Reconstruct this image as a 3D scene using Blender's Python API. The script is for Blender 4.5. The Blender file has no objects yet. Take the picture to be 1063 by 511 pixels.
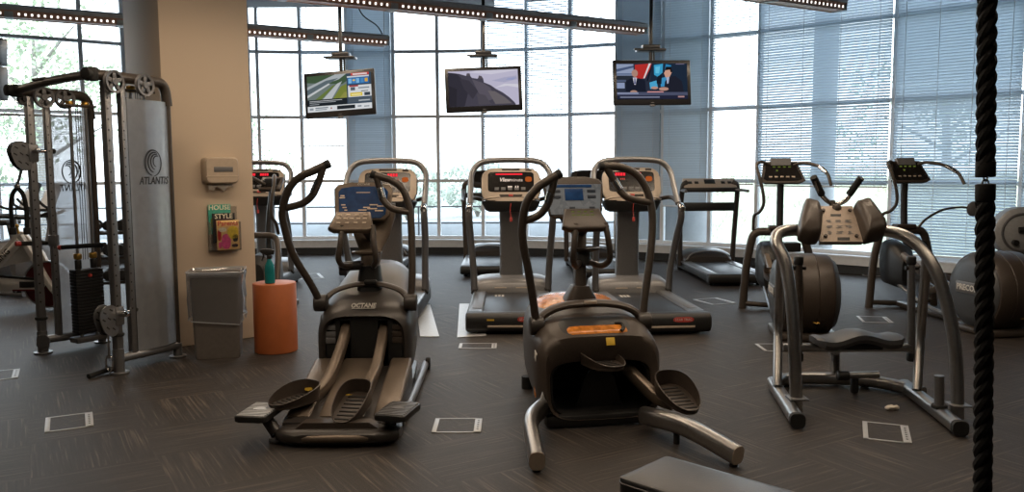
import bpy, bmesh, math, random
from mathutils import Vector, Matrix, Euler
random.seed(7)
PI = math.pi
SC = bpy.context.scene
COL = SC.collection
V = Vector

# ------------------------------------------------------------------ camera
FPX, PW, PH = 860.0, 1063.0, 511.0
CAM_H = 1.6
PITCH = math.atan(81.5 / FPX)
ROLL = -0.0045
CAM_R = Matrix.Rotation(PI / 2 - PITCH, 3, 'X') @ Matrix.Rotation(ROLL, 3, 'Z')


def ray(px, py):
    return CAM_R @ V(((px - PW / 2) / FPX, -(py - PH / 2) / FPX, -1.0))


def gnd(px, py, z=0.0):
    d = ray(px, py)
    t = (z - CAM_H) / d.z
    return V((d.x * t, d.y * t, z))


def atd(px, py, Y):
    d = ray(px, py)
    t = Y / d.y
    return V((d.x * t, Y, CAM_H + d.z * t))


cam_data = bpy.data.cameras.new('camera')
cam_data.sensor_width = 36.0
cam_data.lens = 36.0 * FPX / PW
cam_data.clip_start = 0.05
cam_data.clip_end = 400
cam = bpy.data.objects.new('camera', cam_data)
COL.objects.link(cam)
cam.matrix_world = Matrix.Translation((0, 0, CAM_H)) @ CAM_R.to_4x4()
SC.camera = cam

# ------------------------------------------------------------------ materials


def s2l(c):
    return c / 12.92 if c <= 0.04045 else ((c + 0.055) / 1.055) ** 2.4


def hexc(h):
    h = h.lstrip('#')
    return tuple(s2l(int(h[i:i + 2], 16) / 255.0) for i in (0, 2, 4))


def new_mat(name):
    m = bpy.data.materials.new(name)
    m.use_nodes = True
    nt = m.node_tree
    nt.nodes.clear()
    out = nt.nodes.new('ShaderNodeOutputMaterial')
    return m, nt, out


def pm(name, col, rough=0.5, metal=0.0, var=0.12, scale=30.0, bump=0.0, spec=0.5, coat=0.0, sheen=0.0):
    """principled material with a procedural noise in colour, roughness and (optionally) bump"""
    m, nt, out = new_mat(name)
    N, L = nt.nodes, nt.links
    b = N.new('ShaderNodeBsdfPrincipled')
    L.new(b.outputs[0], out.inputs[0])
    if isinstance(col, str):
        col = hexc(col)
    tc = N.new('ShaderNodeTexCoord')
    nz = N.new('ShaderNodeTexNoise')
    nz.inputs['Scale'].default_value = scale
    nz.inputs['Detail'].default_value = 3
    L.new(tc.outputs['Object'], nz.inputs['Vector'])
    rp = N.new('ShaderNodeValToRGB')
    rp.color_ramp.elements[0].position = 0.3
    rp.color_ramp.elements[1].position = 0.7
    rp.color_ramp.elements[0].color = (*[c * (1 - var) for c in col], 1)
    rp.color_ramp.elements[1].color = (*[min(1, c * (1 + var)) for c in col], 1)
    L.new(nz.outputs[0], rp.inputs[0])
    L.new(rp.outputs[0], b.inputs['Base Color'])
    mr = N.new('ShaderNodeMapRange')
    mr.inputs[3].default_value = max(0.02, rough - 0.05)
    mr.inputs[4].default_value = min(1, rough + 0.05)
    L.new(nz.outputs[0], mr.inputs[0])
    L.new(mr.outputs[0], b.inputs['Roughness'])
    b.inputs['Metallic'].default_value = metal
    b.inputs['Specular IOR Level'].default_value = spec
    b.inputs['Coat Weight'].default_value = coat
    b.inputs['Sheen Weight'].default_value = sheen
    if bump:
        bp = N.new('ShaderNodeBump')
        bp.inputs['Strength'].default_value = bump
        bp.inputs['Distance'].default_value = 0.004
        L.new(nz.outputs[0], bp.inputs['Height'])
        L.new(bp.outputs[0], b.inputs['Normal'])
    return m


def em(name, col, strength=1.0):
    m, nt, out = new_mat(name)
    if isinstance(col, str):
        col = hexc(col)
    e = nt.nodes.new('ShaderNodeEmission')
    e.inputs[0].default_value = (*col, 1)
    e.inputs[1].default_value = strength
    nt.links.new(e.outputs[0], out.inputs[0])
    try:
        m.cycles.emission_sampling = 'NONE'
    except Exception:
        pass
    return m


def clear_mat(name, tint, gloss=0.1, rough=0.05, white=0.0):
    """thin clear sheet: transparent with a fresnel reflection and a little milky scatter"""
    m, nt, out = new_mat(name)
    N, L = nt.nodes, nt.links
    t = N.new('ShaderNodeBsdfTransparent')
    t.inputs[0].default_value = (*tint, 1)
    g = N.new('ShaderNodeBsdfGlossy')
    g.inputs['Roughness'].default_value = rough
    fr = N.new('ShaderNodeLayerWeight')
    fr.inputs[0].default_value = 0.25
    mm = N.new('ShaderNodeMath')
    mm.operation = 'MULTIPLY_ADD'
    mm.inputs[1].default_value = 0.6
    mm.inputs[2].default_value = gloss * 0.3
    L.new(fr.outputs['Fresnel'], mm.inputs[0])
    mx = N.new('ShaderNodeMixShader')
    L.new(mm.outputs[0], mx.inputs[0])
    L.new(t.outputs[0], mx.inputs[1])
    L.new(g.outputs[0], mx.inputs[2])
    last = mx
    if white:
        tl = N.new('ShaderNodeBsdfTranslucent')
        tl.inputs[0].default_value = (.85, .87, .9, 1)
        df = N.new('ShaderNodeBsdfDiffuse')
        df.inputs[0].default_value = (.6, .62, .65, 1)
        a = N.new('ShaderNodeMixShader')
        a.inputs[0].default_value = 0.35
        L.new(tl.outputs[0], a.inputs[1])
        L.new(df.outputs[0], a.inputs[2])
        nz = N.new('ShaderNodeTexNoise')
        nz.inputs['Scale'].default_value = 14
        tc = N.new('ShaderNodeTexCoord')
        L.new(tc.outputs['Object'], nz.inputs['Vector'])
        w = N.new('ShaderNodeMapRange')
        w.inputs[3].default_value = white * 0.85
        w.inputs[4].default_value = min(1, white * 1.15)
        L.new(nz.outputs[0], w.inputs[0])
        last = N.new('ShaderNodeMixShader')
        L.new(w.outputs[0], last.inputs[0])
        L.new(mx.outputs[0], last.inputs[1])
        L.new(a.outputs[0], last.inputs[2])
    L.new(last.outputs[0], out.inputs[0])
    return m


# ------------------------------------------------------------------ mesh builder
def catmull(pts, n=6, closed=False):
    P = [V(p) for p in pts]
    if len(P) < 3 or n <= 1:
        return P
    out = []
    N = len(P)
    rng = range(N if closed else N - 1)
    for i in rng:
        if closed:
            p0, p1, p2, p3 = P[(i - 1) % N], P[i], P[(i + 1) % N], P[(i + 2) % N]
        else:
            p1, p2 = P[i], P[i + 1]
            p0 = P[i - 1] if i > 0 else p1 * 2 - p2
            p3 = P[i + 2] if i + 2 < N else p2 * 2 - p1
        for k in range(n):
            t = k / n
            out.append(0.5 * ((2 * p1) + (p2 - p0) * t + (2 * p0 - 5 * p1 + 4 * p2 - p3) * t * t + (3 * p1 - p0 - 3 * p2 + p3) * t ** 3))
    if not closed:
        out.append(P[-1])
    return out


def fillet(pts, rad, n=5, closed=False):
    """polyline with rounded corners"""
    P = [V(p) for p in pts]
    N = len(P)
    out = []
    for i in range(N):
        if not closed and (i == 0 or i == N - 1):
            out.append(P[i])
            continue
        a, b, c = P[(i - 1) % N], P[i], P[(i + 1) % N]
        r = rad[i] if isinstance(rad, (list, tuple)) else rad
        d1, d2 = (a - b), (c - b)
        r1 = min(r, d1.length * 0.49, d2.length * 0.49)
        if r1 < 1e-5:
            out.append(b)
            continue
        s, e = b + d1.normalized() * r1, b + d2.normalized() * r1
        for k in range(n + 1):
            t = k / n
            out.append(s * (1 - t) ** 2 + b * 2 * t * (1 - t) + e * t * t)
    return out


def sup(w, h, n=24, e=2.5, cx=0.0, cy=0.0):
    """closed superellipse ring in 2D"""
    r = []
    for k in range(n):
        a = 2 * PI * k / n
        c, s = math.cos(a), math.sin(a)
        r.append((cx + w / 2 * math.copysign(abs(c) ** (2 / e), c), cy + h / 2 * math.copysign(abs(s) ** (2 / e), s)))
    return r


class MB:
    def __init__(self, M=None):
        self.bm = bmesh.new()
        self.M = M or Matrix()
        self.mi = 0

    def _new(self, fs):
        for f in fs:
            f.material_index = self.mi
            f.smooth = True

    def v(self, p):
        return self.bm.verts.new(self.M @ V(p))

    def face(self, vs):
        try:
            f = self.bm.faces.new(vs)
            self._new([f])
            return f
        except ValueError:
            return None

    def poly(self, pts):
        return self.face([self.v(p) for p in pts])

    def box(self, c, s, bev=0.0, R=None, seg=2, taper=None):
        x, y, z = s[0] / 2, s[1] / 2, s[2] / 2
        M = Matrix.Translation(V(c)) @ (R.to_4x4() if R is not None else Matrix())
        tx, ty = taper or (1, 1)
        co = [(-x, -y, -z), (x, -y, -z), (x, y, -z), (-x, y, -z), (-x * tx, -y * ty, z), (x * tx, -y * ty, z), (x * tx, y * ty, z), (-x * tx, y * ty, z)]
        vs = [self.bm.verts.new(self.M @ (M @ V(p))) for p in co]
        fs = [self.bm.faces.new([vs[i] for i in q]) for q in ((3, 2, 1, 0), (4, 5, 6, 7), (0, 1, 5, 4), (1, 2, 6, 5), (2, 3, 7, 6), (3, 0, 4, 7))]
        self._new(fs)
        if bev > 0:
            es = list({e for f in fs for e in f.edges})
            r = bmesh.ops.bevel(self.bm, geom=es, offset=min(bev, min(s) * 0.49), segments=seg, affect='EDGES', profile=0.5)
            self._new(r['faces'])
        return self

    def prism(self, poly, h, R=None, o=(0, 0, 0), bev=0.0, seg=2, top_scale=1.0):
        """2D polygon in the local xy plane, extruded along local z by h"""
        M = Matrix.Translation(V(o)) @ (R.to_4x4() if R is not None else Matrix())
        n = len(poly)
        cx = sum(p[0] for p in poly) / n
        cy = sum(p[1] for p in poly) / n
        lo = [self.bm.verts.new(self.M @ (M @ V((p[0], p[1], 0)))) for p in poly]
        hi = [self.bm.verts.new(self.M @ (M @ V((cx + (p[0] - cx) * top_scale, cy + (p[1] - cy) * top_scale, h)))) for p in poly]
        fs = [self.bm.faces.new(list(reversed(lo))), self.bm.faces.new(hi)]
        top_e = list(fs[1].edges) + list(fs[0].edges)
        for i in range(n):
            j = (i + 1) % n
            fs.append(self.bm.faces.new([lo[i], lo[j], hi[j], hi[i]]))
        self._new(fs)
        if bev > 0:
            r = bmesh.ops.bevel(self.bm, geom=top_e, offset=min(bev, abs(h) * 0.49), segments=seg, affect='EDGES', profile=0.5)
            self._new(r['faces'])
        return self

    def loft(self, rings, cap0=True, cap1=True, closed=True):
        R = [[self.v(p) for p in r] for r in rings]
        n = len(R[0])
        for a, b in zip(R[:-1], R[1:]):
            for i in range(n if closed else n - 1):
                j = (i + 1) % n
                self.face([a[i], a[j], b[j], b[i]])
        if cap0:
            self.face(list(reversed(R[0])))
        if cap1:
            self.face(R[-1])
        return self

    def tube(self, pts, r, seg=10, n=6, closed=False, cap=True, flat=1.0, up=None, smooth=True, sq=0):
        """swept tube; r a radius or one per control point; flat squashes the section along the frame's second axis"""
        P = catmull(pts, n, closed) if smooth else [V(p) for p in pts]
        N = len(P)
        if isinstance(r, (list, tuple)):
            m = len(r)
            rr = []
            for i in range(N):
                t = i / (N - 1) * (m - 1)
                k = min(int(t), m - 2)
                rr.append(r[k] * (1 - (t - k)) + r[k + 1] * (t - k))
        else:
            rr = [r] * N
        T = []
        for i in range(N):
            a = P[(i - 1) % N] if (closed or i > 0) else P[i]
            b = P[(i + 1) % N] if (closed or i < N - 1) else P[i]
            d = (b - a)
            T.append(d.normalized() if d.length > 1e-9 else (T[-1] if T else V((0, 0, 1))))
        u = V(up) if up else V((0, 0, 1))
        if abs(T[0].dot(u.normalized())) > 0.95:
            u = V((1, 0, 0))
        rings = []
        U = (u - T[0] * T[0].dot(u)).normalized()
        for i in range(N):
            if up:
                w = V(up) - T[i] * T[i].dot(V(up))
                if w.length > 0.15:
                    U = w.normalized()
                else:
                    U = (U - T[i] * T[i].dot(U)).normalized()
            else:
                U = (U - T[i] * T[i].dot(U)).normalized()
            W = T[i].cross(U)
            ring = []
            for k in range(seg):
                a = 2 * PI * (k + 0.5) / seg
                c, s = math.cos(a), math.sin(a)
                if sq:
                    c = math.copysign(abs(c) ** (2 / sq), c)
                    s = math.copysign(abs(s) ** (2 / sq), s)
                ring.append(P[i] + W * c * rr[i] + U * s * rr[i] * flat)
            rings.append(ring)
        if closed:
            R = [[self.v(p) for p in q] for q in rings]
            for i in range(N):
                a, b = R[i], R[(i + 1) % N]
                for k in range(seg):
                    j = (k + 1) % seg
                    self.face([a[k], a[j], b[j], b[k]])
        else:
            self.loft(rings, cap, cap)
        return self

    def cyl(self, a, b, r0, r1=None, seg=20, bev=0.0):
        a, b = V(a), V(b)
        r1 = r0 if r1 is None else r1
        d = (b - a)
        L = d.length
        d.normalize()
        u = V((0, 0, 1)) if abs(d.z) < 0.9 else V((1, 0, 0))
        U = (u - d * d.dot(u)).normalized()
        W = d.cross(U)
        st = [(0, r0), (L, r1)]
        if bev > 0:
            st = [(0, r0 - bev), (bev * .3, r0 - bev * .3), (bev, r0), (L - bev, r1), (L - bev * .3, r1 - bev * .3), (L, r1 - bev)]
        self.loft([[a + d * t + W * math.cos(2 * PI * k / seg) * r + U * math.sin(2 * PI * k / seg) * r for k in range(seg)] for t, r in st])
        return self

    def lathe(self, prof, o=(0, 0, 0), R=None, seg=28, caps=True):
        M = Matrix.Translation(V(o)) @ (R.to_4x4() if R is not None else Matrix())
        rings = [[M @ V((r * math.cos(2 * PI * k / seg), r * math.sin(2 * PI * k / seg), z)) for k in range(seg)] for r, z in prof]
        self.loft(rings, caps, caps)
        return self

    def ball(self, c, r, seg=14, sc=(1, 1, 1)):
        rings = []
        for i in range(1, seg // 2):
            a = -PI / 2 + PI * i / (seg // 2)
            rings.append([(c[0] + sc[0] * r * math.cos(a) * math.cos(2 * PI * k / seg), c[1] + sc[1] * r * math.cos(a) * math.sin(2 * PI * k / seg), c[2] + sc[2] * r * math.sin(a)) for k in range(seg)])
        self.loft(rings)
        return self

    def text(self, body, size, R=None, o=(0, 0, 0), ext=0.001, mirror=False, sx=1.0, bold=0.0, shear=0.0):
        cu = bpy.data.curves.new('lettering', 'FONT')
        cu.body = body
        cu.size = size
        cu.align_x = 'CENTER'
        cu.align_y = 'CENTER'
        cu.extrude = ext
        cu.offset = bold
        cu.shear = shear
        cu.resolution_u = 2
        ob = bpy.data.objects.new('lettering', cu)
        COL.objects.link(ob)
        dg = bpy.context.evaluated_depsgraph_get()
        me = bpy.data.meshes.new_from_object(ob.evaluated_get(dg))
        M = self.M @ Matrix.Translation(V(o)) @ (R.to_4x4() if R is not None else Matrix()) @ Matrix.Diagonal((-sx if mirror else sx, 1, 1, 1))
        vs = [self.bm.verts.new(M @ v.co) for v in me.vertices]
        for p in me.polygons:
            try:
                f = self.bm.faces.new([vs[i] for i in p.vertices])
                f.material_index = self.mi
            except ValueError:
                pass
        bpy.data.objects.remove(ob)
        bpy.data.curves.remove(cu)
        bpy.data.meshes.remove(me)
        return self

    def build(self, name, mat, parent=None, label=None, angle=38, loc=None, norm=True):
        if norm:
            bmesh.ops.recalc_face_normals(self.bm, faces=self.bm.faces[:])
        me = bpy.data.meshes.new(name)
        self.bm.to_mesh(me)
        self.bm.free()
        for m in (mat if isinstance(mat, (list, tuple)) else [mat]):
            me.materials.append(m)
        try:
            me.set_sharp_from_angle(angle=math.radians(angle))
        except Exception:
            pass
        o = bpy.data.objects.new(name, me)
        COL.objects.link(o)
        if parent is not None:
            o.parent = parent
        if loc is not None:
            o.location = loc
        if label:
            o['label'] = label
        return o


def thing(name, label, cat, loc=(0, 0, 0), rz=0.0, group=None):
    o = bpy.data.objects.new(name, None)
    o.empty_display_size = 0.2
    COL.objects.link(o)
    o.location = loc
    o.rotation_euler = (0, 0, rz)
    o['label'] = label
    o['category'] = cat
    if group:
        o['group'] = group
    return o


def tag(o, label, cat, group=None):
    o['label'] = label
    o['category'] = cat
    if group:
        o['group'] = group
    return o


def struct(o):
    o['kind'] = 'structure'
    return o


def copy_tree(src, parent=None):
    c = src.copy()
    COL.objects.link(c)
    if parent is not None:
        c.parent = parent
    for ch in list(src.children):
        copy_tree(ch, c)
    return c


def RX(a):
    return Matrix.Rotation(a, 3, 'X')


def RY(a):
    return Matrix.Rotation(a, 3, 'Y')


def RZ(a):
    return Matrix.Rotation(a, 3, 'Z')


FACE_CAM = RX(PI / 2)          # text / prism plane that looks towards -y, upright
# ------------------------------------------------------------------ palette
M = {}
M['steel'] = pm('satin_silver_tube', (.42, .41, .40), .30, 1.0, .06, 40)
M['steel_paint'] = pm('silver_paint', (.23, .23, .235), .36, .75, .06, 60)
M['alu'] = pm('window_aluminium', (.86, .89, .92), .45, .0, .04, 12)
M['chrome'] = pm('chrome', (.62, .61, .60), .14, 1.0, .03, 40)
M['dark_tube'] = pm('charcoal_tube', (.075, .062, .052), .36, .35, .10, 50)
M['bronze'] = pm('bronze_plastic', (.16, .125, .095), .38, .45, .08, 60)
M['casing'] = pm('charcoal_casing', (.036, .031, .028), .36, .0, .12, 90, .04)
M['casing_brown'] = pm('brown_black_casing', (.05, .038, .03), .42, .1, .12, 90, .05)
M['black'] = pm('black_plastic', (.012, .012, .012), .45, 0, .2, 80, .05)
M['rubber'] = pm('black_rubber', (.010, .010, .010), .75, 0, .2, 200, .25)
M['belt'] = pm('running_belt', (.022, .024, .028), .42, 0, .15, 260, .2)
M['silver_plastic'] = pm('silver_plastic', (.20, .20, .205), .34, .3, .05, 60)
M['grey_plastic'] = pm('grey_plastic', (.15, .15, .155), .4, .2, .08, 60)
M['bezel'] = pm('console_bezel', (.50, .42, .34), .38, .25, .05, 50)
M['pale'] = pm('pale_grey_sheet', (.48, .49, .50), .45, .3, .08, 30)
M['white_paint'] = pm('white_bike_paint', (.62, .60, .57), .35, 0, .05, 30)
M['red_wheel'] = pm('red_flywheel', (.11, .014, .016), .35, .2, .15, 20)
M['dark_screen'] = pm('dark_console_glass', (.014, .012, .011), .16, 0, .15, 30)
M['blue_screen'] = pm('blue_console_face', (.012, .050, .16), .35, 0, .25, 18, spec=.12)
M['grey_screen'] = pm('blue_grey_console_face', (.16, .20, .26), .28, 0, .1, 18)
M['navy'] = pm('navy_button', (.02, .03, .05), .3, 0, .1, 30)
M['label_white'] = pm('white_print', (.62, .60, .56), .5, 0, .05, 80)
M['label_black'] = pm('black_print', (.010, .010, .012), .5, 0, .1, 80)
M['label_red'] = pm('red_badge', (.50, .06, .05), .4, 0, .1, 60)
M['yellow'] = pm('yellow_sticker', (.62, .40, .03), .5, 0, .08, 60)
M['orange_clear'] = pm('amber_window', (.52, .18, .025), .22, 0, .35, 26)
M['orange'] = pm('orange_laminate', (.37, .098, .026), .5, 0, .08, 9)
M['vinyl'] = pm('black_vinyl', (.020, .020, .022), .34, 0, .2, 160, .12)
M['stack'] = pm('cast_iron_plates', (.012, .012, .013), .5, .2, .2, 60, .1)
M['brass'] = pm('brass_bush', (.45, .27, .06), .35, .8, .1, 60)
M['bin'] = pm('grey_bin_plastic', (.165, .145, .13), .55, 0, .08, 30)
M['bag'] = clear_mat('clear_bag_film', (.82, .83, .85), 1.0, .14, .16)
M['acrylic'] = clear_mat('clear_acrylic', (.95, .955, .96), .1, .05, .02)
M['glass'] = clear_mat('window_glass', (.93, .955, .96), .08, .01)
M['frost'] = clear_mat('frosted_shroud', (.88, .90, .93), .8, .2, .40)
M['dispenser'] = pm('beige_dispenser', (.46, .37, .28), .45, 0, .05, 30)
M['paper'] = pm('paper', (.62, .57, .50), .8, 0, .05, 60)
M['teal'] = pm('teal_liquid_bottle', (.010, .17, .18), .12, 0, .15, 18)
M['rope'] = pm('black_rope_fibre', (.005, .005, .005), .85, 0, .5, 300, .8)
M['red_led'] = em('red_led_digits', (1.0, .03, .05), 1.0)
M['amber_led'] = em('amber_profile_display', (.75, .16, .03), .5)
M['white_led'] = em('white_display_text', (.9, .72, .6), .9)
M['green_led'] = em('green_display', (.25, .32, .06), .35)
M['lamp_dot'] = em('warm_lamp_cell', (1.0, .93, .84), 2.2)
M['strip_pink'] = pm('copper_pink_reflector', (.78, .46, .34), .4, .1, .06, 30)
M['lamp_grey'] = pm('lamp_housing_grey', (.66, .68, .69), .5, .3, .06, 20)
M['tv_black'] = pm('tv_black', (.011, .011, .013), .3, 0, .15, 60)

# wall paint, ceilings
M['column_paint'] = pm('beige_column_paint', (.60, .485, .365), .7, 0, .025, 220, .12)
M['wall_paint'] = pm('grey_wall_paint', (.42, .41, .39), .75, 0, .03, 120, .08)
M['ceiling'] = pm('ceiling_grey', (.30, .30, .31), .8, 0, .04, 60)
M['baseboard'] = pm('black_baseboard', (.028, .032, .036), .5, 0, .1, 30)
M['sill'] = pm('pale_sill', (.74, .77, .80), .5, .05, .05, 14)


def blind_mat(name, col, trans):
    m, nt, out = new_mat(name)
    N, L = nt.nodes, nt.links
    tc = N.new('ShaderNodeTexCoord')
    nz = N.new('ShaderNodeTexNoise')
    nz.inputs['Scale'].default_value = 6
    L.new(tc.outputs['Object'], nz.inputs['Vector'])
    rp = N.new('ShaderNodeValToRGB')
    rp.color_ramp.elements[0].color = (*[c * .93 for c in col], 1)
    rp.color_ramp.elements[1].color = (*col, 1)
    L.new(nz.outputs[0], rp.inputs[0])
    d = N.new('ShaderNodeBsdfDiffuse')
    t = N.new('ShaderNodeBsdfTranslucent')
    L.new(rp.outputs[0], d.inputs[0])
    L.new(rp.outputs[0], t.inputs[0])
    g = N.new('ShaderNodeBsdfGlossy')
    g.inputs['Roughness'].default_value = .4
    a = N.new('ShaderNodeMixShader')
    a.inputs[0].default_value = trans
    L.new(d.outputs[0], a.inputs[1])
    L.new(t.outputs[0], a.inputs[2])
    b = N.new('ShaderNodeMixShader')
    b.inputs[0].default_value = .06
    L.new(a.outputs[0], b.inputs[1])
    L.new(g.outputs[0], b.inputs[2])
    L.new(b.outputs[0], out.inputs[0])
    return m


M['blind'] = blind_mat('pale_blue_blind_slats', (.60, .70, .79), .24)


def carpet():
    m, nt, out = new_mat('striped_carpet_tiles')
    N, L = nt.nodes, nt.links
    b = N.new('ShaderNodeBsdfPrincipled')
    L.new(b.outputs[0], out.inputs[0])
    tc = N.new('ShaderNodeTexCoord')
    mp = N.new('ShaderNodeMapping')
    mp.inputs['Rotation'].default_value = (0, 0, math.radians(-31))
    L.new(tc.outputs['Object'], mp.inputs[0])
    ck = N.new('ShaderNodeTexChecker')
    ck.inputs['Scale'].default_value = 1.0 / 0.61
    L.new(mp.outputs[0], ck.inputs[0])

    def streak(sx, sy):
        m2 = N.new('ShaderNodeMapping')
        m2.inputs['Scale'].default_value = (sx, sy, 1)
        L.new(mp.outputs[0], m2.inputs[0])
        nz = N.new('ShaderNodeTexNoise')
        nz.inputs['Scale'].default_value = 1
        nz.inputs['Detail'].default_value = 3
        nz.inputs['Roughness'].default_value = .6
        L.new(m2.outputs[0], nz.inputs['Vector'])
        return nz
    s1, s2 = streak(60, 1.6), streak(1.6, 60)
    mx = N.new('ShaderNodeMix')
    mx.data_type = 'FLOAT'
    L.new(ck.outputs['Fac'], mx.inputs[0])
    L.new(s1.outputs[0], mx.inputs[2])
    L.new(s2.outputs[0], mx.inputs[3])
    rp = N.new('ShaderNodeValToRGB')
    e = rp.color_ramp.elements
    e[0].position, e[0].color = .36, (.013, .0098, .0083, 1)
    e[1].position, e[1].color = .72, (.110, .085, .067, 1)
    x = e.new(.55)
    x.color = (.023, .0178, .0152, 1)
    L.new(mx.outputs[0], rp.inputs[0])
    L.new(rp.outputs[0], b.inputs['Base Color'])
    b.inputs['Roughness'].default_value = .6
    b.inputs['Specular IOR Level'].default_value = .5
    fz = N.new('ShaderNodeTexNoise')
    fz.inputs['Scale'].default_value = 420
    L.new(tc.outputs['Object'], fz.inputs['Vector'])
    ad = N.new('ShaderNodeMath')
    ad.operation = 'ADD'
    L.new(fz.outputs[0], ad.inputs[0])
    L.new(mx.outputs[0], ad.inputs[1])
    bp = N.new('ShaderNodeBump')
    bp.inputs['Strength'].default_value = .35
    bp.inputs['Distance'].default_value = .003
    L.new(ad.outputs[0], bp.inputs['Height'])
    L.new(bp.outputs[0], b.inputs['Normal'])
    return m


M['carpet'] = carpet()
# ------------------------------------------------------------------ room shell
WALLPX = [(-160, 11.9), (0, 13.4), (92, 14.1), (135, 14.5), (200, 15.05), (263, 15.45), (272, 15.5), (316, 15.6), (364, 15.62), (411, 15.6), (456, 15.57), (502, 15.5),
          (547, 15.35), (592, 15.1), (640, 14.75), (688, 14.35), (737, 13.95), (786, 13.5), (925, 12.1), (1060, 10.95), (1230, 9.6)]
WP = [V(((px - PW / 2) / FPX * Y, Y, 0)) for px, Y in WALLPX]
ROOM_C = V((-1, 4, 0))
Z_SILL, Z_TOP, Z_CEIL = 0.27, 4.95, 5.25


def offs(poly, d):
    """offset an open polyline sideways, towards the room for d > 0"""
    out = []
    for i in range(len(poly)):
        a = poly[max(0, i - 1)]
        b = poly[min(len(poly) - 1, i + 1)]
        t = (b - a).normalized()
        n = V((t.y, -t.x, 0))
        out.append(poly[i] + n * d)
    return out


LEFT_X, RIGHT_X, REAR_Y = -12.0, 11.5, -7.0
ring = [V((LEFT_X, REAR_Y, 0)), V((LEFT_X, WP[0].y + 0.2, 0)), *offs(WP, -.12), V((RIGHT_X, WP[-1].y, 0)), V((RIGHT_X, REAR_Y, 0))]
ring2 = [(p.x, p.y) for p in reversed(ring)]
struct(MB().prism(ring2, -.12).build('floor', M['carpet']))
struct(MB(Matrix.Translation((0, 0, Z_CEIL))).prism(ring2, .12).build('ceiling', M['ceiling']))
w = MB()
w.box((LEFT_X - .08, (REAR_Y + WP[0].y) / 2, Z_CEIL / 2), (.16, WP[0].y - REAR_Y + .6, Z_CEIL))
struct(w.build('wall_left', M['wall_paint']))
w = MB()
w.box((RIGHT_X + .08, (REAR_Y + WP[-1].y) / 2, Z_CEIL / 2), (.16, WP[-1].y - REAR_Y + .3, Z_CEIL))
struct(w.build('wall_right', M['wall_paint']))
w = MB()
w.box(((LEFT_X + RIGHT_X) / 2, REAR_Y - .08, Z_CEIL / 2), (RIGHT_X - LEFT_X + .3, .16, Z_CEIL))
struct(w.build('wall_rear', M['wall_paint']))


def ribbon(mb, line, d0, d1, z0, z1):
    a, b = offs(line, d0), offs(line, d1)
    rings = []
    for p, q in zip(a, b):
        rings.append([(p.x, p.y, z0), (q.x, q.y, z0), (q.x, q.y, z1), (p.x, p.y, z1)])
    mb.loft(rings)


w = MB()
ribbon(w, WP, -.12, .06, 0.0, Z_SILL - .03)
ribbon(w, WP, -.12, .06, Z_TOP, Z_CEIL)
p0 = WP[0]
w.box(((LEFT_X + p0.x) / 2, p0.y + .1, Z_CEIL / 2), (p0.x - LEFT_X, .2, Z_CEIL))
p1 = WP[-1]
w.box(((RIGHT_X + p1.x) / 2, p1.y + .02, Z_CEIL / 2), (RIGHT_X - p1.x, .2, Z_CEIL))
struct(w.build('wall_back', M['wall_paint']))
w = MB()
ribbon(w, WP, .06, .20, 0.0, .13)
struct(w.build('baseboard_back', M['baseboard']))
w = MB()
ribbon(w, WP, .06, .24, .13, Z_SILL - .03)
ribbon(w, WP, -.10, .25, Z_SILL - .03, Z_SILL)
struct(w.build('trim_1', M['sill']))

# ------------------------------------------------------------------ windows, one bay at a time
BAYS = [(0, 1), (1, 2), (2, 3), (3, 4), (4, 5), (5, 6), (6, 7), (7, 8), (8, 9), (9, 10), (10, 11), (11, 12), (12, 13), (13, 14), (14, 15), (15, 16), (16, 17), (17, 18), (18, 19), (19, 20)]
for k, (i, j) in enumerate(BAYS):
    a, b = WP[i], WP[j]
    mid = (a + b) / 2
    t = (b - a)
    L = t.length
    R = Matrix.Rotation(math.atan2(t.y, t.x), 4, 'Z')
    mb = MB()
    dp = .11
    mw = .062
    for s in (-1, 1):
        mb.box((s * (L / 2 - mw / 4), 0, (Z_SILL + Z_TOP) / 2), (mw / 2, dp, Z_TOP - Z_SILL))
    for z in (Z_SILL + .03, 1.36, 2.55, 3.74, Z_TOP - .03):
        mb.box((0, 0, z), (L - mw, dp * .8, .055))
    wn = mb.build('window_%d' % (k + 1), M['alu'])
    wn.matrix_world = Matrix.Translation(mid) @ R
    struct(wn)
    g = MB()
    g.box((0, 0, (Z_SILL + Z_TOP) / 2), (L - mw, .008, Z_TOP - Z_SILL))
    g.build('pane', M['glass'], wn)


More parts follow.
